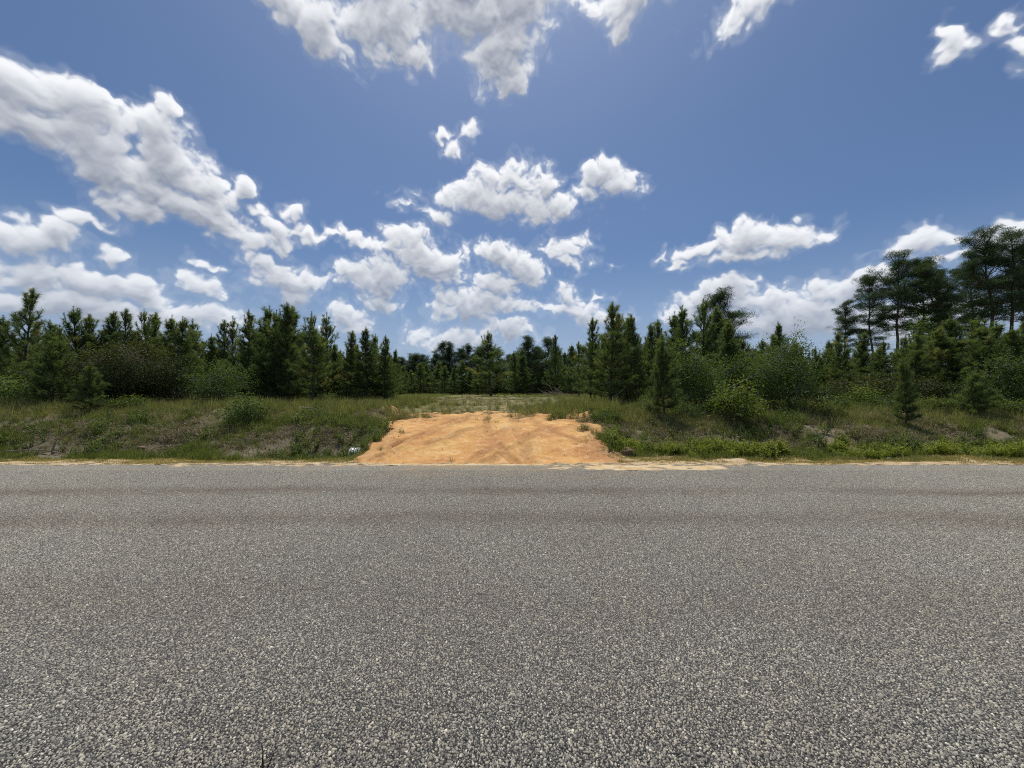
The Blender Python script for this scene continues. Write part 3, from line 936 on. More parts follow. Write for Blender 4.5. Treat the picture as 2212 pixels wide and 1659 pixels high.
stick('fallen_branch', [gz(-14.0, 10.7, .12), gz(-13.4, 10.8, .16), gz(-12.9, 10.75, .10), gz(-12.2, 10.7, .05)], .028, 'grey fallen branch lying low on the bank at the left edge', 'branch', twigs=3, seed=4)
stick('dead_stub', [gz(-12.75, 10.75, -.05), gz(-12.77, 10.78, .15), gz(-12.72, 10.8, .33)], .035, 'short grey dead stub standing beside the fallen branch', 'stub')
stick('pale_stick', [gz(-11.75, 10.5, .0), gz(-11.84, 10.55, .2)], .012, 'thin pale stick leaning below the soil slump', 'stick')
stick('pale_branch', [gz(-7.35, 13.6, .28), gz(-6.9, 13.5, .24), gz(-6.5, 13.4, .08)], .03, 'pale bare branch on the grass beside the bank-top bush', 'branch', twigs=2, seed=8)
stick('bare_limb', [gz(8.55, 15.6, .8), gz(9.3, 15.3, 1.25), gz(10.2, 15.0, 1.75), gz(10.7, 15.0, 1.85)], .035, 'bare grey limb leaning among the leafy trees right of the ramp', 'limb', 'bark_grey', 4, 3)


def brush_pile():
    r = np.random.default_rng(12); g = Geo()
    for k in range(70):
        c = np.array([r.normal(0, 1.0), r.normal(0, .4), 0]); h = max(.05, .75 - .5 * abs(c[0]) / 1.4)
        d = unit(np.array([r.normal(0, 1), r.normal(0, .6), r.normal(0, .45)])) * r.uniform(.4, 1.3)
        a = c + np.array([0, 0, r.uniform(0, h)])
        b = a + d; b[2] = max(b[2], .02)
        g.tube([a, (a + b) / 2 + r.normal(0, .06, 3), b], [r.uniform(.012, .035), .014, .005], 4, r.random())
    link('brush_pile', g.mesh('brush_pile', M['dead_wood']), loc=gz(4.55, 40.0), label='pile of dead brown brushwood at the far side of the clearing', cat='brush pile')


brush_pile()


def dead_stem(x, y, h, seed, label):
    r = np.random.default_rng(seed); g = Geo()
    for k in range(4):
        a = np.array([r.normal(0, .006), r.normal(0, .004), -.02]); lean = r.normal(0, .18, 2)
        hh = h * r.uniform(.55, 1.0)
        p = [a, a + np.array([lean[0] * .3, lean[1] * .3, .4]) * hh, a + np.array([lean[0], lean[1], 1.0]) * hh]
        g.tube(p, [.0046, .0036, .0016], 4, .3)
        for q in range(3):
            s = p[1] + (p[2] - p[1]) * r.random(); d = np.array([r.normal(0, .5), r.normal(0, .3), .7]) * .03
            g.tube([s, s + d], [.0014, .0006], 3, .3)
    link('dead_grass_stem', g.mesh('dead_grass_stem', M['dry_stem']), loc=(x, y, -.02), label=label, cat='grass stem')


dead_stem(-1.045, 1.66, .17, 1, 'dark dead grass stems at the near road edge, bottom left of centre')
dead_stem(1.955, 1.655, .105, 2, 'dark dead grass stems at the near road edge, bottom right corner')


# ------------------------------------------------------------------ grasses and weeds
def tuft(seed, n, h, spread, lean, w, mat, droop=.5, hvar=.4, shade=(0, 1), flat=0.):
    global rng
    r = np.random.default_rng(seed); g = Geo()
    a = r.uniform(0, 2 * pi, n); d = spread * np.sqrt(r.random(n))
    P = np.stack([d * np.cos(a), d * np.sin(a), np.full(n, -.02)], -1)
    b = r.uniform(0, 2 * pi, n); l = np.abs(r.normal(0, lean, n)) + flat
    D = np.stack([np.cos(b) * l, np.sin(b) * l, np.ones(n)], -1)
    g.blades(P, D, h * r.uniform(1 - hvar, 1 + hvar, n), w * r.uniform(.7, 1.3, n), r.uniform(*shade, n), droop)
    return g.mesh('tuft', M[mat])


def weed_plant(seed, h, n, leaf, mat):
    r = np.random.default_rng(seed); g = Geo()
    for s in range(5):
        a = r.uniform(0, 2 * pi); l = r.uniform(.15, .6); hh = h * r.uniform(.6, 1.1)
        top = np.array([cos(a) * l * hh, sin(a) * l * hh, hh])
        base = np.array([r.normal(0, .04), r.normal(0, .04), -.02])
        g.tube([base, (base + top) / 2 + r.normal(0, .02, 3), top], [.004, .003, .0015], 3, .3)
        k = n // 5
        t = r.uniform(.15, 1, k)[:, None]
        P = base + (top - base) * t + r.normal(0, .015, (k, 3))
        D = r.normal(size=(k, 3)); D[:, 2] = D[:, 2] * .4 + .35
        Nn = r.normal(0, .5, (k, 3)) + np.array([0, 0, 1.0])
        g.leaves(P, D, Nn, leaf * r.uniform(.6, 1.3, k), leaf * .36, r.uniform(0, 1, k))
    return g.mesh('weed', M[mat])


def cast(n, x0, x1, y0, y1, dens, seed):
    r = np.random.default_rng(seed)
    x = r.uniform(x0, x1, n); y = r.uniform(y0, y1, n)
    k = (r.random(n) < dens(x, y)) & (np.abs(x) < y * 1.8 + 3)
    return x[k], y[k], r


def spread(name, protos, n, box, dens, seed, size, label, sink=0.0, lean=.12):
    x, y, r = cast(n, *box, dens, seed)
    m = len(x)
    pts = np.stack([x, y, ground_z(x, y) - sink], -1)
    s = r.uniform(*size, m) * (1 + .35 * n2(x, y, .5, seed))
    scatter(name, protos, pts, np.stack([r.normal(0, lean, m), r.normal(0, lean, m), r.uniform(0, 2 * pi, m)], -1),
            np.stack([s, s, s * r.uniform(.8, 1.25, m)], -1), r.integers(0, len(protos), m), label)


def off_dirt(x, y, margin=-.12): return in_dirt(x, y) < margin


sm = lambda v, a, b: np.clip((v - a) / (b - a), 0, 1)
green_t = [tuft(200 + k, 34, .20, .10, .35, .009, 'grass_green') for k in range(4)]
tall_t = [tuft(210 + k, 30, .30, .12, .28, .009, 'grass_field') for k in range(4)]
dead_t = [tuft(220 + k, 34, .20, .14, .9, .010, 'grass_dead', .9, .5, flat=.35) for k in range(4)]
straw_t = [tuft(230 + k, 30, .045, .09, .5, .006, 'grass_straw', .5) for k in range(4)]
vergeg_t = [tuft(240 + k, 30, .085, .09, .45, .006, 'grass_field', .5) for k in range(3)]
weed_t = [weed_plant(250 + k, .34, 260, .05, 'weed') for k in range(4)]
dweed_t = [weed_plant(260 + k, .30, 110, .06, 'leaf_green') for k in range(3)]

side = lambda x: sm(x, -1, 1)
# short straw on the verge
spread('verge_straw', straw_t, 16000, (-20, 20, 8.5, 9.75), lambda x, y: np.where(off_dirt(x, y, .02), np.clip(.14 + n2(x * .6, y * 2.5, .8, 70) * 1.6 + .40 * side(x) * sm(x, 5, 9), .04, 1), .012), 301, (.6, 1.2),
       'dry yellow grass on the sandy road verge')
spread('verge_grass', vergeg_t, 12000, (-20, 20, 9.2, 10.1), lambda x, y: np.where(off_dirt(x, y, -.05), np.clip(-.05 + n2(x, y, .9, 71) * 1.2 + .65 * sm(y, 9.5, 9.9), 0, 1), 0), 302, (.6, 1.3),
       'short green grass along the foot of the verge')
# ditch and bank
spread('ditch_grass', green_t, 19500, (-26, 26, 9.85, 13.2),
       lambda x, y: np.where(off_dirt(x, y), np.clip((1.0 - .55 * sm(y, 10.6, 11.6)) * (1 - .25 * side(x)) * (.55 + n2(x, y, .8, 72) * 1.5), 0, 1), 0), 303, (.55, 1.15),
       'green grass filling the ditch and the foot of the bank')
spread('bank_dead_grass', dead_t, 19500, (-26, 26, 10.6, 14.4),
       lambda x, y: np.where(off_dirt(x, y), np.clip(sm(y, 10.7, 11.5) * (.62 + n2(x, y, .7, 73) * 1.8) * (1 - .75 * sm(y, 13.0, 14.2)), 0, 1), 0), 304, (.6, 1.2),
       'matted grey-brown dead grass on the bank')
spread('ditch_weeds', weed_t, 7000, (2.7, 26, 9.75, 11.5),
       lambda x, y: np.where(off_dirt(x, y, -.4), np.clip(sm(y, 9.8, 10.1) * (1 - sm(y, 10.9, 11.5)) * (.55 + n2(x, y, .8, 74) * 2.2), 0, 1), 0), 305, (.35, 1.1),
       'bright green leafy weeds in the ditch on the right')
spread('bank_weeds', dweed_t, 5500, (-26, 26, 9.9, 15.0),
       lambda x, y: np.where(off_dirt(x, y), np.clip(n2(x, y, .55, 75) * 2.4 - .05 + .22 * side(x), 0, 1) * .8, 0), 306, (.5, 1.2),
       'low dark leafy weeds scattered over the bank')
# top of the bank and clearing
path = lambda x, y: np.clip(1 - np.abs(x - np.interp(y, [13, 20, 40, 90], [-.9, -1.2, -3.5, -9.0])) / np.interp(y, [13, 20, 60], [4.6, 4.4, 4.5]), 0, 1)
spread('bank_top_grass', tall_t, 29000, (-36, 36, 12.3, 20),
       lambda x, y: np.where(off_dirt(x, y), np.clip(sm(y, 12.3, 13.4) * (.85 + n2(x, y, .5, 76) * 1.0) * (1 - .97 * np.sqrt(path(x, y))), 0, 1), 0), 307, (.5, 1.1),
       'tall seeding grass along the top of the bank', .01)
spread('clearing_grass', tall_t, 16000, (-34, 40, 19, 75),
       lambda x, y: np.clip(.62 + n2(x, y, .2, 77) * .8 - .75 * np.sqrt(path(x, y)), 0, 1) * (np.abs(x + .5) < 9 + y * .32), 308, (.6, 1.1),
       'green and straw-coloured grass across the clearing', .02)
spread('clearing_straw', dead_t + vergeg_t + vergeg_t, 15000, (-10, 8, 13.6, 45),
       lambda x, y: np.where(off_dirt(x, y), np.clip(.2 + n2(x, y, .5, 78) * 1.2 + .5 * path(x, y), 0, 1), 0), 309, (.35, .75), 'brown trampled grass on the way into the clearing')


# dry stalks and tufts creeping on to the ramp
spread('ramp_tufts', straw_t + dead_t[:2] + green_t[:1], 5200, (-5.2, 3.8, 8.7, 16.5),
       lambda x, y: np.where(in_dirt(x, y) > -.1, np.clip(.75 - in_dirt(x, y) * 1.1 + n2(x, y, 1.2, 79) * .9, .012, 1) * .42, .25 * sm(y, 13.5, 14.5)), 310, (.25, .75),
       'sparse dry tufts and stalks thinning out over the dirt ramp')


# ------------------------------------------------------------------ trees
def brush(g, a, b, r, dens, ln, w, sh, up=.35):
    """needles all round a shoot running from a to b"""
    L_ = np.linalg.norm(b - a); n = max(6, int(L_ * dens))
    t = r.random(n) ** .8
    d = unit(b - a)
    q = r.normal(size=(n, 3)); q = unit(q - (q @ d)[:, None] * d)
    D = unit(d[None] * r.uniform(.35, 1.1, n)[:, None] + q * .85 + np.array([0, 0, up * .3]))
    g.blades(a + (b - a) * t[:, None], D, ln * r.uniform(.7, 1.2, n), w, np.clip(sh + r.normal(0, .12, n), 0, 1))


def young_pine(seed, H=5.5, R=1.0, base=.10, gap=.46, fill=1.0, open_=0.0):
    """plantation pine: whorls of rising limbs, upright candles at the tips"""
    r = np.random.default_rng(seed); wood, crown_ = Geo(), Geo()
    k = 9
    bend = np.cumsum(r.normal(0, .035, (k, 2)), 0) * H / 5.5
    zz = np.linspace(-.15, H - .12, k)
    axis_ = np.concatenate([bend, zz[:, None]], 1); axis_[0, :2] = axis_[1, :2] = 0
    wood.tube(axis_, np.linspace(.075, .012, k) * H / 5.5, 7)
    at = lambda z: np.array([np.interp(z, zz, axis_[:, 0]), np.interp(z, zz, axis_[:, 1]), z])
    z = base * H; ph = r.uniform(0, 6)
    while z < H - .25:
        t = z / H
        prof = min(1.0, .62 + t * 1.8) * (1.05 - t) ** .48 + .02
        m = int(r.integers(5, 8)) if t < .8 else int(r.integers(4, 6))
        for j in range(m):
            az = ph + j * 2 * pi / m + r.normal(0, .25)
            Lb = R * prof * r.uniform(.5, 1.25)
            ele = radians(np.interp(t, [0, .45, .75, 1], [2, 34, 62, 80])) + r.normal(0, .12)
            p0 = at(z + r.uniform(-.06, .06))
            d0 = np.array([cos(az) * cos(ele), sin(az) * cos(ele), sin(ele)])
            d1 = unit(d0 + np.array([0, 0, .55 + .5 * t]))
            p1 = p0 + d0 * Lb * .6; p2 = p1 + d1 * Lb * .5
            wood.tube([p0, p1, p2], np.array([.018, .011, .005]) * (.6 + Lb * .5), 4)
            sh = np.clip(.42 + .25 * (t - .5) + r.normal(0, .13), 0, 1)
            if r.random() < .035: sh = .97                                   # a browned-off shoot
            dens = 175 * fill
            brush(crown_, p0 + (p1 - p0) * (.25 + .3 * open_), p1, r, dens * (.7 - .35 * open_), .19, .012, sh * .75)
            brush(crown_, p1, p2, r, dens, .19, .0125, sh)
            ns = int(2 + Lb * 4 * (1 - .3 * open_))
            for q in range(ns):
                f = r.uniform(.3, 1.0); s = p0 + (p1 - p0) * f if f < .75 else p1 + (p2 - p1) * (f - .75) * 2.2
                sd = unit(d0 + np.array([r.normal(0, .75), r.normal(0, .75), .35 + .5 * t + r.normal(0, .2)]))
                e = s + sd * Lb * r.uniform(.22, .42)
                wood.tube([s, e], [.006, .003], 3)
                brush(crown_, s + (e - s) * .1, e, r, dens * 1.1, .185, .0125, np.clip(sh + r.normal(0, .07), 0, 1))
        # stray needles and short shoots close to the stem
        n = int(55 * fill * (1 - open_))
        P = at(z) + r.normal(0, 1, (n, 3)) * np.array([.22, .22, .16]) * R
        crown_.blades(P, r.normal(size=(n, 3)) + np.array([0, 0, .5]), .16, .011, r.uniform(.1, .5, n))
        z += gap * np.interp(t, [0, 1], [1.05, .72]) * r.uniform(.85, 1.15); ph += 1.1
    # leader and side candles
    top = at(H - .3)
    for q in range(int(r.integers(4, 7))):
        az = r.uniform(0, 6.3); off = 0 if q == 0 else r.uniform(.10, .26)
        a = top + np.array([cos(az) * off, sin(az) * off, -off * .9 - r.uniform(0, .12) * (q > 0)])
        b = a + np.array([cos(az) * off * .35, sin(az) * off * .35, r.uniform(.36, .55) if q else .68])
        wood.tube([a - np.array([0, 0, .1]), b], [.010, .004], 4)
        brush(crown_, a, b, r, 230, .10, .010, .5, .9)
    return wood.mesh('pine_trunk', M['bark']), crown_.mesh('pine_crown', M['needle'])


def tall_pine(seed, H=17.0, R=2.9, base=.42, lean=0.0, fill=1.0):
    """grown pine: bare lower stem, ragged crown of clumped needle plates with gaps"""
    r = np.random.default_rng(seed); wood, crown_ = Geo(), Geo()
    k = 10
    bend = np.cumsum(r.normal(0, .10, (k, 2)), 0); bend[:, 0] += np.linspace(0, lean, k)
    zz = np.linspace(-.3, H - .5, k); axis_ = np.concatenate([bend, zz[:, None]], 1); axis_[0, :2] = 0
    wood.tube(axis_, np.linspace(.21, .035, k) * (H / 17) ** .7, 8)
    at = lambda z: np.array([np.interp(z, zz, axis_[:, 0]), np.interp(z, zz, axis_[:, 1]), z])
    for q in range(6):                                        # dead snags under the crown
        z = H * r.uniform(base - .16, base); az = r.uniform(0, 6.3); p = at(z)
        wood.tube([p, p + np.array([cos(az), sin(az), .1]) * r.uniform(.4, 1.1)], [.03, .008], 4)
    nb = int(38 * (1 - base) / .58)
    for j in range(nb):
        t = (j + r.random()) / nb; z = H * (base + (1 - base) * t * .97)
        prof = (.45 + 1.5 * t) if t < .35 else 1.02 - (t - .35) * 1.05
        Lb = R * max(.22, prof) * r.uniform(.5, 1.15)
        az = j * 2.4 + r.normal(0, .4); ele = radians(np.interp(t, [0, .5, 1], [4, 28, 62])) + r.normal(0, .22)
        d = np.array([cos(az) * cos(ele), sin(az) * cos(ele), sin(ele)])
        p0 = at(z); p1 = p0 + d * Lb * .55 + np.array([0, 0, -.05 * Lb]); p2 = p0 + d * Lb + np.array([0, 0, .10 * Lb])
        wood.tube([p0, p1, p2], np.array([.055, .035, .015]) * (.5 + Lb / R * .6), 5)
        for q in range(int(5 + Lb * 5.2)):
            f = 1.05 - .7 * r.random() ** 1.6
            c = p0 + (p2 - p0) * f + np.array([r.normal(0, .30), r.normal(0, .30), r.normal(.12, .14)]) * (.5 + .3 * Lb)
            wood.tube([p0 + (p2 - p0) * max(.2, f - .2), c], [.016, .006], 3)
            n = int(95 * fill); sz = r.uniform(.22, .42)
            u_ = unit(r.normal(size=(n, 3))) * (r.random(n) ** .45)[:, None]
            P = c + u_ * np.array([sz * 1.35, sz * 1.35, sz * .7])
            D = u_ + np.array([0, 0, .25]) + r.normal(0, .2, (n, 3))
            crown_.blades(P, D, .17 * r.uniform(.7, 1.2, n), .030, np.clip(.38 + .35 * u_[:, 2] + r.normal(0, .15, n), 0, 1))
    return wood.mesh('tall_trunk', M['bark']), crown_.mesh('tall_crown', M['needle_tall'])


def broadleaf(seed, W, H, n, leaf, mat, lobes=9, stems=5, low=.05, shade_top=.35, bark='bark_grey'):
    """many-stemmed leafy bush or small tree; leaf clumps over branching stems"""
    r = np.random.default_rng(seed); wood, crown_ = Geo(), Geo()
    cs = []
    for q in range(int(lobes * 1.6)):
        a = r.uniform(0, 6.3); d = np.sqrt(r.random()) * .80 * W / 2; h = r.uniform(low + .15, .86) * H
        h = h * (1 - .5 * (d / (W / 2)) ** 2)
        cs.append(np.array([cos(a) * d, sin(a) * d, h, r.uniform(.16, .42)]))
    cs.append(np.array([r.normal(0, .06) * W, 0, H * .84, .30])); cs = np.array(cs)
    for q in range(stems):
        a = r.uniform(0, 6.3); b0 = np.array([cos(a), sin(a), 0]) * .05 * W * (stems > 1); b0[2] = -.1
        c = cs[q % len(cs)]
        top = np.array([c[0], c[1], c[2]])
        mid = b0 * .4 + top * .5 + r.normal(0, .05, 3) * W
        wood.tube([b0, mid, top], np.array([.020, .014, .006]) * (.4 + H * .42), 5)
    # twig ends carrying leaf clumps
    m = max(20, n // 16)
    pick = r.integers(0, len(cs), m)
    u = unit(r.normal(size=(m, 3))); rad = r.uniform(.55, 1.08, m) ** .6
    size = np.stack([cs[pick, 3] * W * .62, cs[pick, 3] * W * .62, cs[pick, 3] * H * .55], -1)
    C = cs[pick, :3] + u * rad[:, None] * size
    out_ = (r.random(m) < .16)[:, None] * unit(u + np.array([0, 0, .5])) * r.uniform(.04, .14, m)[:, None] * np.array([W, W, H])
    C = C + out_
    C[:, 2] = np.maximum(C[:, 2], low * H + r.uniform(0, .08, m) * H)
    for q in range(m):
        if q % 2 and not out_[q].any(): continue
        c0 = cs[pick[q], :3]
        wood.tube([c0 + (C[q] - c0) * .1, C[q]], [.008, .003], 3)
    cl = r.uniform(-.18, .18, m)                                             # some clumps lighter than others
    idx = np.repeat(np.arange(m), 16); k = len(idx)
    sz = leaf * 1.9
    P = C[idx] + r.normal(0, 1, (k, 3)) * np.array([sz, sz, sz * .7])
    D = unit(u[idx] * .6 + r.normal(0, .7, (k, 3)) + np.array([0, 0, -.15]))
    Nn = np.array([0, 0, 1.0]) + r.normal(0, .55, (k, 3)) + u[idx] * .35
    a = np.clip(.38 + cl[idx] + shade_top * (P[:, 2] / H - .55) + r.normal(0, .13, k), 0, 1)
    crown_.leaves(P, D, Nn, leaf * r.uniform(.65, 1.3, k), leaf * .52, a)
    return wood.mesh('stems', M[bark]), crown_.mesh('foliage', M[mat])


YP = [young_pine(400 + k, 5.5, R=rr * 1.35, base=bb, fill=ff) for k, (rr, bb, ff) in enumerate(((1.0, .07, 1.0), (.92, .12, 1.0), (1.08, .05, .95), (.85, .16, 1.0), (1.0, .10, 1.1), (.95, .20, .9)))]
OP = [young_pine(420 + k, 5.5, R=1.4, base=.2, gap=.55, fill=1.0, open_=.8) for k in range(3)]
THIN = young_pine(430, 2.4, R=.5, base=.12, gap=.26, fill=1.5)
SMALL = young_pine(431, 1.6, R=.62, base=.04, gap=.24, fill=1.2)
NEAR = [young_pine(432, 3.2, R=.9, base=.16, gap=.34, fill=1.2), young_pine(433, 3.4, R=1.2, base=.05, gap=.34, fill=1.2)]
TP = [tall_pine(450 + k, 17, R=rr, base=bb, lean=ll) for k, (rr, bb, ll) in enumerate(((3.8, .46, 0.), (3.5, .50, .3), (4.0, .44, -.4), (2.7, .5, 0.2)))]
TP.append(tall_pine(456, 17, 3.0, .5, 4.0))
ROUND = [tall_pine(460 + k, 9.5, R=2.9, base=bb, fill=.7) for k, bb in enumerate((.26, .16, .12))]


def place(kind, proto, x, top, depth, label, cat, group=None, H=None, turn=None, wide=1.0, parts=('trunk', 'crown'), ground=None):
    """stand a plant where the photograph shows it: x and top in photo pixels (1024 wide), depth in metres"""
    d = pix_dir(x * 2212 / 1024, top * 2212 / 1024)
    X = d[0] / d[1] * depth; zt = EYE + d[2] / d[1] * depth
    zb = float(ground_z(X, depth)) - .03
    s = max(.15, (zt - zb) / H)
    e = link(kind, None, loc=(X, depth, zb), label=label, cat=cat, group=group)
    e.scale = (s * wide, s * wide, s)
    e.rotation_euler = (float(rng.normal(0, .022)), float(rng.normal(0, .022)), turn if turn is not None else float(rng.uniform(0, 2 * pi)))
    for nm, me in zip(parts, proto): link(nm, me, e)
    return e


# --- left stand, front trees, from the left edge towards the ramp
LS = [
    (21, 288, 17, 'o', 'tall open-topped pine at the left edge, highest of the left stand'),
    (3, 318, 18, 'd', 'young pine cut by the left edge of the picture'),
    (39, 325, 21, 'd', 'young pine just right of the tall open-topped leftmost pine'),
    (55, 323, 20, 'd', 'young pine with a thin leader behind the nearest left pine'),
    (63, 327, 23, 'd', 'young pine half hidden left of the first skyline pair'),
    (73, 309, 24, 'd', 'left pine of the first skyline pair above the dark shrub'),
    (90, 316, 24, 'o', 'right, broader pine of the first skyline pair above the dark shrub'),
    (104, 330, 26, 'd', 'low pine in the skyline dip above the dark shrub'),
    (116, 314, 25, 'd', 'slim-leadered pine on the skyline above the dark shrub middle'),
    (128, 312, 24, 'o', 'branchy pine beside the slim leader above the dark shrub'),
    (139, 331, 27, 'd', 'low pine between two taller ones above the dark shrub'),
    (148, 312, 25, 'o', 'pine with forked candles above the right end of the dark shrub'),
    (156, 315, 27, 'd', 'pine close behind the forked one above the dark shrub'),
    (166, 317, 25, 'd', 'pine with a spray of candles right of the dark shrub top'),
    (178, 319, 23, 'd', 'yellowish green dense pine right of the dark shrub'),
    (189, 330, 26, 'd', 'short pine behind the yellowish dense pine'),
    (199.5, 322, 27, 'o', 'thin open pine standing alone on the skyline gap'),
    (212, 336, 25, 'd', 'low pine in the skyline gap left of the twin slim tops'),
    (221, 321, 26, 'o', 'left of the twin slim open pines above the leafy oak bush'),
    (235, 319, 27, 'o', 'right of the twin slim open pines above the leafy oak bush'),
    (252, 313, 20, 'd', 'dense pine at the left end of the tall front clump'),
    (262, 327, 21, 'd', 'shorter pine tucked inside the tall front clump'),
    (270, 311, 18.5, 'd', 'broad dense pine, second of the tall front clump'),
    (277, 309, 20, 'd', 'narrow-topped pine close behind the second of the tall clump'),
    (289, 305, 18.3, 'd', 'highest pine of the tall front clump left of the ramp'),
    (295, 309, 20.5, 'd', 'pine leaning against the highest one of the tall front clump'),
    (302, 335, 22, 'd', 'low pine seen in the gap after the tall front clump'),
    (314, 314, 17.6, 'd', 'wide bushy pine with pale trunk right of the tall front clump'),
    (329, 314, 24, 'o', 'open see-through pine standing behind the wide bushy pine'),
    (338, 344, 19, 'd', 'small pine between the open pine and the step in the skyline'),
    (349, 332, 18.5, 'd', 'pine at the step down of the skyline, left of the ramp'),
    (357, 344, 20, 'd', 'low pine behind the skyline step left of the ramp'),
    (366.5, 329, 18.3, 'd', 'dense pine, third from the clearing in the left stand'),
    (377, 336, 20, 'd', 'narrow pine, second from the clearing in the left stand'),
    (386, 337, 18.8, 'd', 'last pine of the left stand, beside the clearing'),
    (393, 350, 21.5, 'd', 'small pine peeping out behind the last pine of the left stand'),
]
RS = [
    (491, 332, 44, 'd', 'lone conical pine in front of the far trees beyond the ramp'),
    (514, 352, 60, 'd', 'small far pine just right of the lone conical pine'),
    (522, 350, 62, 'd', 'far pine with a pointed top left of the rounded far crowns'),
    (555, 336, 47, 'o', 'open candle-topped pine right of the rounded far crowns'),
    (565, 352, 50, 'd', 'low pine in the gap before the brush pile trees'),
    (572, 345, 46, 'd', 'narrow pine behind the brush pile'),
    (579, 343, 38, 'o', 'slim open pine right of the brush pile'),
    (590, 320, 24, 'd', 'leaning-tipped pine left of the tallest pine beyond the ramp'),
    (600, 334, 26, 'd', 'shorter pine between the leaning-tipped and the tallest one'),
    (610, 305, 17.6, 'd', 'tallest pine right of the ramp, with pale broken limbs'),
    (619, 313, 20, 'd', 'pine close behind the tallest pine right of the ramp'),
    (626, 316, 19, 'd', 'dense pine just right of the tallest pine beyond the ramp'),
    (635, 316, 18, 'o', 'slender pine with dark bare trunk, second trunk right of the ramp'),
    (650, 325, 22, 'd', 'pine left of the first leafy tree, with thin leader'),
    (657, 322, 24, 'd', 'pine with three candles behind the first leafy tree'),
    (672, 314, 22, 'd', 'pine of many candles above the first leafy tree'),
    (684, 309, 21, 'd', 'spiky-topped pine above the right half of the first leafy tree'),
    (703, 302, 22, 'o', 'fork-topped open pine, highest between the two leafy trees'),
    (712, 309, 24, 'd', 'slim pine touching the round-crowned pine'),
    (733, 322, 18.5, 'd', 'dense dark pine under the round-crowned pine'),
    (748, 338, 22, 'd', 'low pine right of the round-crowned pine'),
    (762, 340, 24, 'd', 'small pine left of the second leafy tree'),
    (773, 336, 23, 'd', 'pine with a pair of candles above the second leafy tree'),
    (783, 323, 19, 'd', 'pine rising out of the top of the second leafy tree'),
    (800, 342, 21, 'd', 'pine behind the right shoulder of the second leafy tree'),
    (816, 348, 23, 'd', 'pine in the low skyline right of the second leafy tree'),
    (828, 342, 24, 'd', 'slim pine in the low skyline under the small tall pine'),
    (845, 332, 21, 'd', 'pine with upright leader under the small tall pine'),
    (863, 334, 22, 'd', 'pine with double tip at the start of the right-hand mass'),
    (880, 341, 20, 'd', 'dark low pine behind the thin columnar pine'),
    (899, 337, 20, 'd', 'dark pine behind and right of the thin columnar pine'),
    (918, 333, 18.5, 'd', 'broad dark pine left in the right-hand mass'),
    (936, 329, 19, 'd', 'broad dark pine below the vine-clad tree'),
    (954, 317, 19, 'd', 'highest young pine of the right-hand mass'),
    (969, 319, 21, 'd', 'candle-topped pine next to the highest of the right-hand mass'),
    (985, 327, 17.5, 'd', 'broad bushy pine behind the small bushy pine'),
    (998, 324, 19, 'd', 'pine with a brownish top in the right-hand mass'),
    (1012, 329, 17, 'd', 'bushy pine second from the right edge'),
    (1026, 322, 18.5, 'd', 'young pine cut by the right edge of the picture'),
    (1046, 326, 18, 'd', 'young pine just past the right edge, before the others there'),
]
cnt = 0
for (x, top, dep, kd, lab) in LS + RS:
    pr = OP[cnt % 3] if kd == 'o' else YP[(cnt * 5 + int(x)) % 6]
    place('young_pine', pr, x, top, dep, lab, 'pine', 'pines of the left stand' if x < 400 else 'pines right of the clearing', H=5.5 + .2, wide=float(rng.uniform(1.1, 1.5)) * (1.25 if x > 860 else 1.0) * (1.6 if x == 491 else 1.0) * (.8 if kd == 'o' else 1.0))
    cnt += 1
for q in [o for o in COL.objects if o.get('label') == 'tallest pine right of the ramp, with pale broken limbs']:
    for k, (a, b) in enumerate((((0, 0, .45), (.55, -.35, 1.05)), ((0, 0, .9), (-.35, -.4, 1.35)), ((0, 0, .3), (-.3, -.5, .05)))):
        g = Geo(); a, b = np.array(a), np.array(b)
        g.tube([a, (a + b) / 2 + np.array([.03, -.04, -.06]), b], [.03, .022, .008], 5)
        limb = link('broken_limb', g.mesh('broken_limb', M['pale_wood']), q, label='pale broken lower limb')
    q.rotation_euler[2] = 0
place('young_pine', NEAR[1], 53, 341, 14.4, 'nearest pine of the left stand, dark and bushy to the ground on the bank', 'pine', 'pines of the left stand', H=3.5)
place('young_pine', NEAR[0], 93, 366, 13.5, 'little pine with bare thin trunk on the bank left of the dark shrub', 'pine', 'pines of the left stand', H=3.3, wide=1.2)
place('young_pine', NEAR[0], 664, 338, 13.7, 'near dark pine standing on the bank before the first leafy tree', 'pine', 'pines right of the clearing', H=3.3)
place('young_pine', THIN, 904, 354, 12.6, 'thin columnar pine standing alone on the bank at the right', 'pine', 'pines right of the clearing', H=2.5, wide=.72)
place('young_pine', SMALL, 973, 373, 13.6, 'small bushy round pine on the bank near the right edge', 'pine', 'pines right of the clearing', H=1.65)

# --- pines inside the stands, seen only in pieces between the front ones
sky_x = np.array([q[0] for q in sorted(LS + RS)]); sky_y = np.array([q[1] for q in sorted(LS + RS)])


def inner(x0, x1, d0, d1, front, word, grp, seed):
    """one pine behind each front tree, never rising over the skyline"""
    r = np.random.default_rng(seed)
    for q in front:
        if not x0 <= q[0] <= x1: continue
        x = q[0] + r.uniform(-7, 7); dep = max(r.uniform(d0, d1), q[2] + 1.8)
        near = np.abs(sky_x - x) < 14
        lim = np.max(sky_y[near]) if near.any() else 335
        place('young_pine', YP[int(r.integers(0, 6))], x, max(lim + 4, 393 - 62 * 24 / dep) + r.uniform(0, 9), dep,
              'pine %s behind the %s' % (word, q[4]), 'pine', grp, H=5.6, turn=float(r.uniform(0, 6)), wide=1.3)


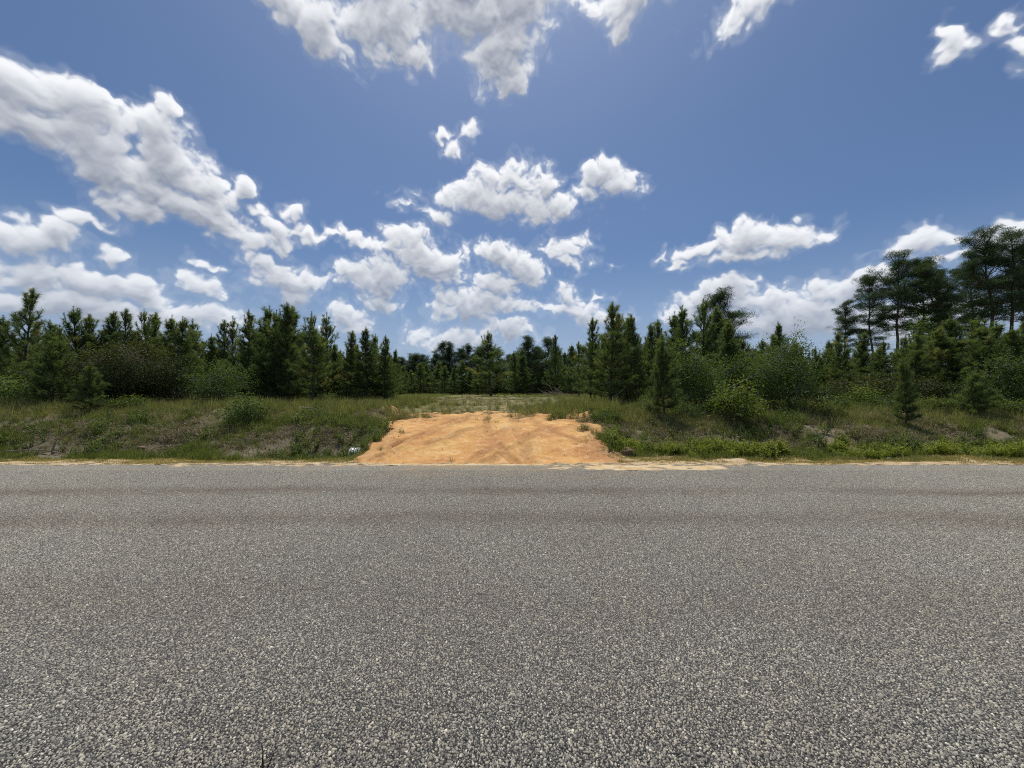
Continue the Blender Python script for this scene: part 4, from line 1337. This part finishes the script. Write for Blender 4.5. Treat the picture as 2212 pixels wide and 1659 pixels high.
inner(-10, 395, 22, 26, LS, 'close', 'inner pines of the left stand', 1)
inner(-10, 390, 29, 36, LS, 'deep', 'inner pines of the left stand', 2)
inner(596, 1060, 22, 26, RS, 'close', 'inner pines of the right stand', 3)
inner(600, 1060, 29, 36, RS, 'deep', 'inner pines of the right stand', 4)

# --- the stands go on a little way past both edges of the picture
for k in range(9):
    for sd, x0 in ((-1, -14), (1, 1066)):
        place('young_pine', YP[(k * 2 + (sd > 0)) % 6], x0 + sd * k * 15, 322 + float(rng.uniform(-8, 10)), float(rng.uniform(16.5, 21)),
              'young pine beyond the %s edge of the picture' % ('left', 'right')[sd > 0], 'pine', 'pines past the %s edge' % ('left', 'right')[sd > 0], H=5.7, wide=1.45)

# --- tall pines at the right
TALL = [
    (840, 301, 44, 3, 13.0, 'small-crowned tall pine standing apart left of the tall group'),
    (873, 277, 43, 2, 0, 'lowest, spreading pine at the left of the tall group'),
    (893, 257, 42, 0, 0, 'left peak of the tall pine group'),
    (916, 263, 44, 2, 0, 'dense round-headed tall pine right of the left peak'),
    (935, 274, 46, 1, 0, 'narrow tall pine in the dip between the two peaks'),
    (958, 262, 40, 4, 0, 'leaning tall pine with slanted trunk'),
    (970, 266, 45, 0, 0, 'tall pine right behind the leaning one'),
    (988, 232, 38, 0, 0, 'highest pine of the tall group, near the right edge'),
    (1009, 237, 39, 1, 0, 'second highest tall pine with bare trunk'),
    (1026, 246, 40, 2, 0, 'tall pine cut by the right edge of the picture'),
    (1052, 240, 42, 0, 0, 'tall pine beyond the right edge of the picture'),
]
for (x, top, dep, pi_, hh, lab) in TALL:
    place('tall_pine', TP[pi_], x, top, dep, lab, 'pine', 'tall pines at the right', H=17.55, turn=(pi if pi_ == 4 else None) if pi_ == 4 else None, wide=1.05)
place('round_crowned_pine', ROUND[0], 727, 298, 34, 'round-crowned dark pine rising behind the right stand', 'pine', H=9.6, wide=.95)

# --- far trees at the end of the clearing
r = np.random.default_rng(88)
ORD = ('first second third fourth fifth sixth seventh eighth ninth tenth eleventh twelfth thirteenth fourteenth fifteenth sixteenth seventeenth eighteenth '
       'nineteenth twentieth twenty-first twenty-second twenty-third twenty-fourth twenty-fifth twenty-sixth').split()
FAR = [(398, 362, 92), (405, 360, 95), (412, 358, 100), (419, 357, 96), (427, 357, 98), (434, 356, 92), (444, 346, 95), (452, 346, 93), (461, 351, 90), (470, 348, 94), (478, 350, 90),
       (484, 352, 96), (499, 354, 88), (507, 357, 84), (515, 356, 82), (528, 356, 80), (534, 340, 66), (540, 352, 72), (546, 342, 68), (560, 350, 76), (568, 354, 70), (583, 350, 66), (594, 346, 62), (604, 345, 58)]
FAR_LAB = {444: 'left of two tall round-headed pines above the far tree line', 452: 'right of two tall round-headed pines above the far tree line', 534: 'left rounded crown behind the lone conical pine, far side of clearing',
           546: 'right rounded crown behind the lone conical pine, far side of clearing'}
for k, (x, top, dep) in enumerate(FAR):
    place('far_pine', ROUND[k % 3], x, top, dep, FAR_LAB.get(x, 'dark round-headed pine, %s from the left in the far tree line' % ORD[k]), 'pine', 'far tree line', H=9.6, wide=float(r.uniform(.8, 1.1)) * (1.35 if top > 350 else 1.0))
for k in range(26):
    place('far_pine', YP[k % 6], 396 + k * 8.2 + r.uniform(-2, 2), 364 + r.uniform(-4, 7), r.uniform(70, 84), 'low young pine, %s from the left before the far tree line' % ORD[k], 'pine', 'low pines before the far tree line', H=5.6, wide=1.6)
for k in range(22):
    place('far_pine', YP[(k * 5) % 6], 394 + k * 9.6 + r.uniform(-2, 2), 369 + r.uniform(-5, 5), r.uniform(100, 120), 'pine deep in the far tree line, %s from the left' % ORD[k], 'pine', 'pines behind the far tree line', H=5.6, wide=1.6)

# --- leafy bushes and small trees
def bush(kind, proto_args, x, top, dep, lab, cat='bush', group=None):
    W, H = proto_args['W'], proto_args['H']
    pr = broadleaf(**proto_args)
    return place(kind, pr, x, top, dep, lab, cat, group, H=H, parts=('stems', 'foliage'), wide=1.0)


bush('dark_shrub', dict(seed=501, W=4.3, H=2.9, n=26000, leaf=.085, mat='leaf_dark', lobes=14, stems=8, shade_top=.95, bark='bark'), 132, 339, 16.6, 'big dark rounded shrub with rusty yellow top before the left pines', 'shrub')
bush('oak_bush', dict(seed=502, W=2.2, H=1.95, n=6000, leaf=.07, mat='leaf_green', lobes=9), 222, 361, 15.9, 'leafy green oak bush right of the big dark shrub')
bush('bank_bush', dict(seed=503, W=1.25, H=.8, n=1900, leaf=.075, mat='leaf_green', lobes=7), 247, 397, 12.7, 'pale-leaved bush on the edge of the left bank', 'bush')
bush('low_shrub', dict(seed=504, W=1.5, H=.5, n=1300, leaf=.09, mat='leaf_yellow', lobes=8), 131, 398, 14.6, 'low light green plants at the foot of the dark shrub', 'shrub')
bush('small_clump', dict(seed=505, W=.55, H=.42, n=600, leaf=.05, mat='leaf_yellow', lobes=5), 96, 423, 11.75, 'small yellow-green clump on the left bank slope', 'plant')
bush('undergrowth_bush', dict(seed=506, W=1.4, H=.75, n=1500, leaf=.07, mat='leaf_green', lobes=7), 330, 393, 17.3, 'leafy undergrowth under the wide bushy pine', 'bush')
bush('undergrowth_bush', dict(seed=507, W=1.6, H=.85, n=1700, leaf=.07, mat='leaf_dark', lobes=7), 362, 390, 17.6, 'leafy undergrowth under the end pines of the left stand', 'bush')
bush('undergrowth_bush', dict(seed=508, W=1.6, H=1.0, n=1700, leaf=.08, mat='leaf_green', lobes=7), 8, 376, 14.0, 'leafy bush under the pines at the left edge', 'bush')
bush('undergrowth_bush', dict(seed=509, W=1.6, H=1.1, n=1900, leaf=.08, mat='leaf_dark', lobes=7), 26, 366, 15.6, 'dark bush below the tall open-topped pine', 'bush')
bush('ramp_bush', dict(seed=510, W=.55, H=.55, n=800, leaf=.05, mat='leaf_dark', lobes=6), 366, 424, 11.4, 'small dark bush hugging the left edge of the dirt ramp')
bush('ramp_bush', dict(seed=511, W=.85, H=.55, n=1100, leaf=.055, mat='leaf_green', lobes=6), 583, 423, 11.7, 'small green bush hugging the right edge of the dirt ramp')
bush('leafy_tree', dict(seed=520, W=2.7, H=3.0, n=9000, leaf=.085, mat='leaf_green', lobes=13, stems=4), 692, 341, 15.6, 'first leafy green tree right of the ramp, behind the near dark pine', 'tree')
bush('leafy_tree', dict(seed=521, W=2.6, H=3.3, n=10500, leaf=.08, mat='leaf_green', lobes=15, stems=5, low=.02), 791, 331, 14.6, 'second leafy green tree, bushy to the ground, right of the yellow bush', 'tree')
bush('leafy_tree', dict(seed=522, W=2.2, H=2.2, n=5500, leaf=.08, mat='leaf_green', lobes=10, stems=4), 752, 346, 17.2, 'leafy tree filling the gap between the two leafy trees', 'tree')
bush('yellow_bush', dict(seed=523, W=1.5, H=1.2, n=3000, leaf=.085, mat='leaf_yellow', lobes=9, low=.12), 737, 383, 13.2, 'bright yellow-green bush on the right bank')
bush('yellow_sapling', dict(seed=524, W=.95, H=1.0, n=1100, leaf=.09, mat='leaf_yellow', lobes=6), 861, 385, 16.0, 'small yellowish sapling left of the thin columnar pine', 'sapling')
bush('leafy_tree', dict(seed=525, W=1.9, H=2.2, n=5000, leaf=.08, mat='leaf_green', lobes=10), 1006, 353, 14.7, 'leafy green tree at the right edge behind the small bushy pine', 'tree')
bush('leafy_tree', dict(seed=526, W=2.0, H=2.0, n=3500, leaf=.085, mat='leaf_green', lobes=9), 1040, 366, 14.0, 'leafy green tree beyond the right edge', 'tree')
bush('vine_clad_tree', dict(seed=527, W=1.3, H=5.2, n=3000, leaf=.12, mat='leaf_green', lobes=8, stems=3, low=.55), 925, 314, 25, 'vine-clad yellowish treetop below the tall pines', 'tree')
LOWR = [(606, 408, 13.6, 'leaf_yellow', 'light green weeds at the foot of the tallest right pine'), (646, 400, 14.6, 'leaf_green', 'pale leafy bush between the second trunk and the near dark pine'),
        (686, 402, 14.0, 'leaf_green', 'low bush at the foot of the first leafy tree'), (838, 398, 14.6, 'leaf_green', 'low bush right of the second leafy tree'),
        (880, 396, 15.2, 'leaf_green', 'low bush left of the thin columnar pine'), (928, 399, 14.6, 'leaf_yellow', 'low leafy vines right of the thin columnar pine'),
        (950, 400, 14.2, 'leaf_green', 'low leafy vines left of the small bushy pine'), (1003, 399, 13.6, 'leaf_yellow', 'low leafy vines right of the small bushy pine'),
        (1022, 402, 13.3, 'leaf_green', 'low leafy vines at the right edge')]
for k, (x, top, dep, mt_, lab) in enumerate(LOWR):
    bush('low_bush', dict(seed=540 + k, W=1.25, H=.62, n=1100, leaf=.075, mat=mt_, lobes=7), x, top, dep, lab)
# thickets under the right-hand pines
for k, (x, top, dep) in enumerate(((630, 386, 17.5), (845, 378, 17.5), (872, 374, 18), (900, 376, 17), (935, 378, 16.5), (960, 380, 16))):
    bush('thicket', dict(seed=560 + k, W=2.0, H=1.2, n=1800, leaf=.08, mat='leaf_dark', lobes=8), x, top, dep,
         'dark thicket, %s from the left under the right-hand pines' % ORD[k], 'bush', 'thickets under the right-hand pines')


# undergrowth along the foot of the far trees: one unbroken mass
fx, fy, fr = cast(420, -62, 40, 76, 104, lambda x, y: np.ones_like(x), 91)
protos = [broadleaf(580 + k, 2.6, 2.0, 900, .16, 'leaf_dark', 8, 3)[1] for k in range(3)]
m = len(fx); fs = fr.uniform(.8, 1.5, m)
scatter('far_undergrowth', protos, np.stack([fx, fy, ground_z(fx, fy) - .1], -1), np.stack([np.zeros(m), np.zeros(m), fr.uniform(0, 6.3, m)], -1), np.stack([fs * 1.2, fs * 1.2, fs], -1),
        fr.integers(0, 3, m), 'dark undergrowth along the foot of the far trees')
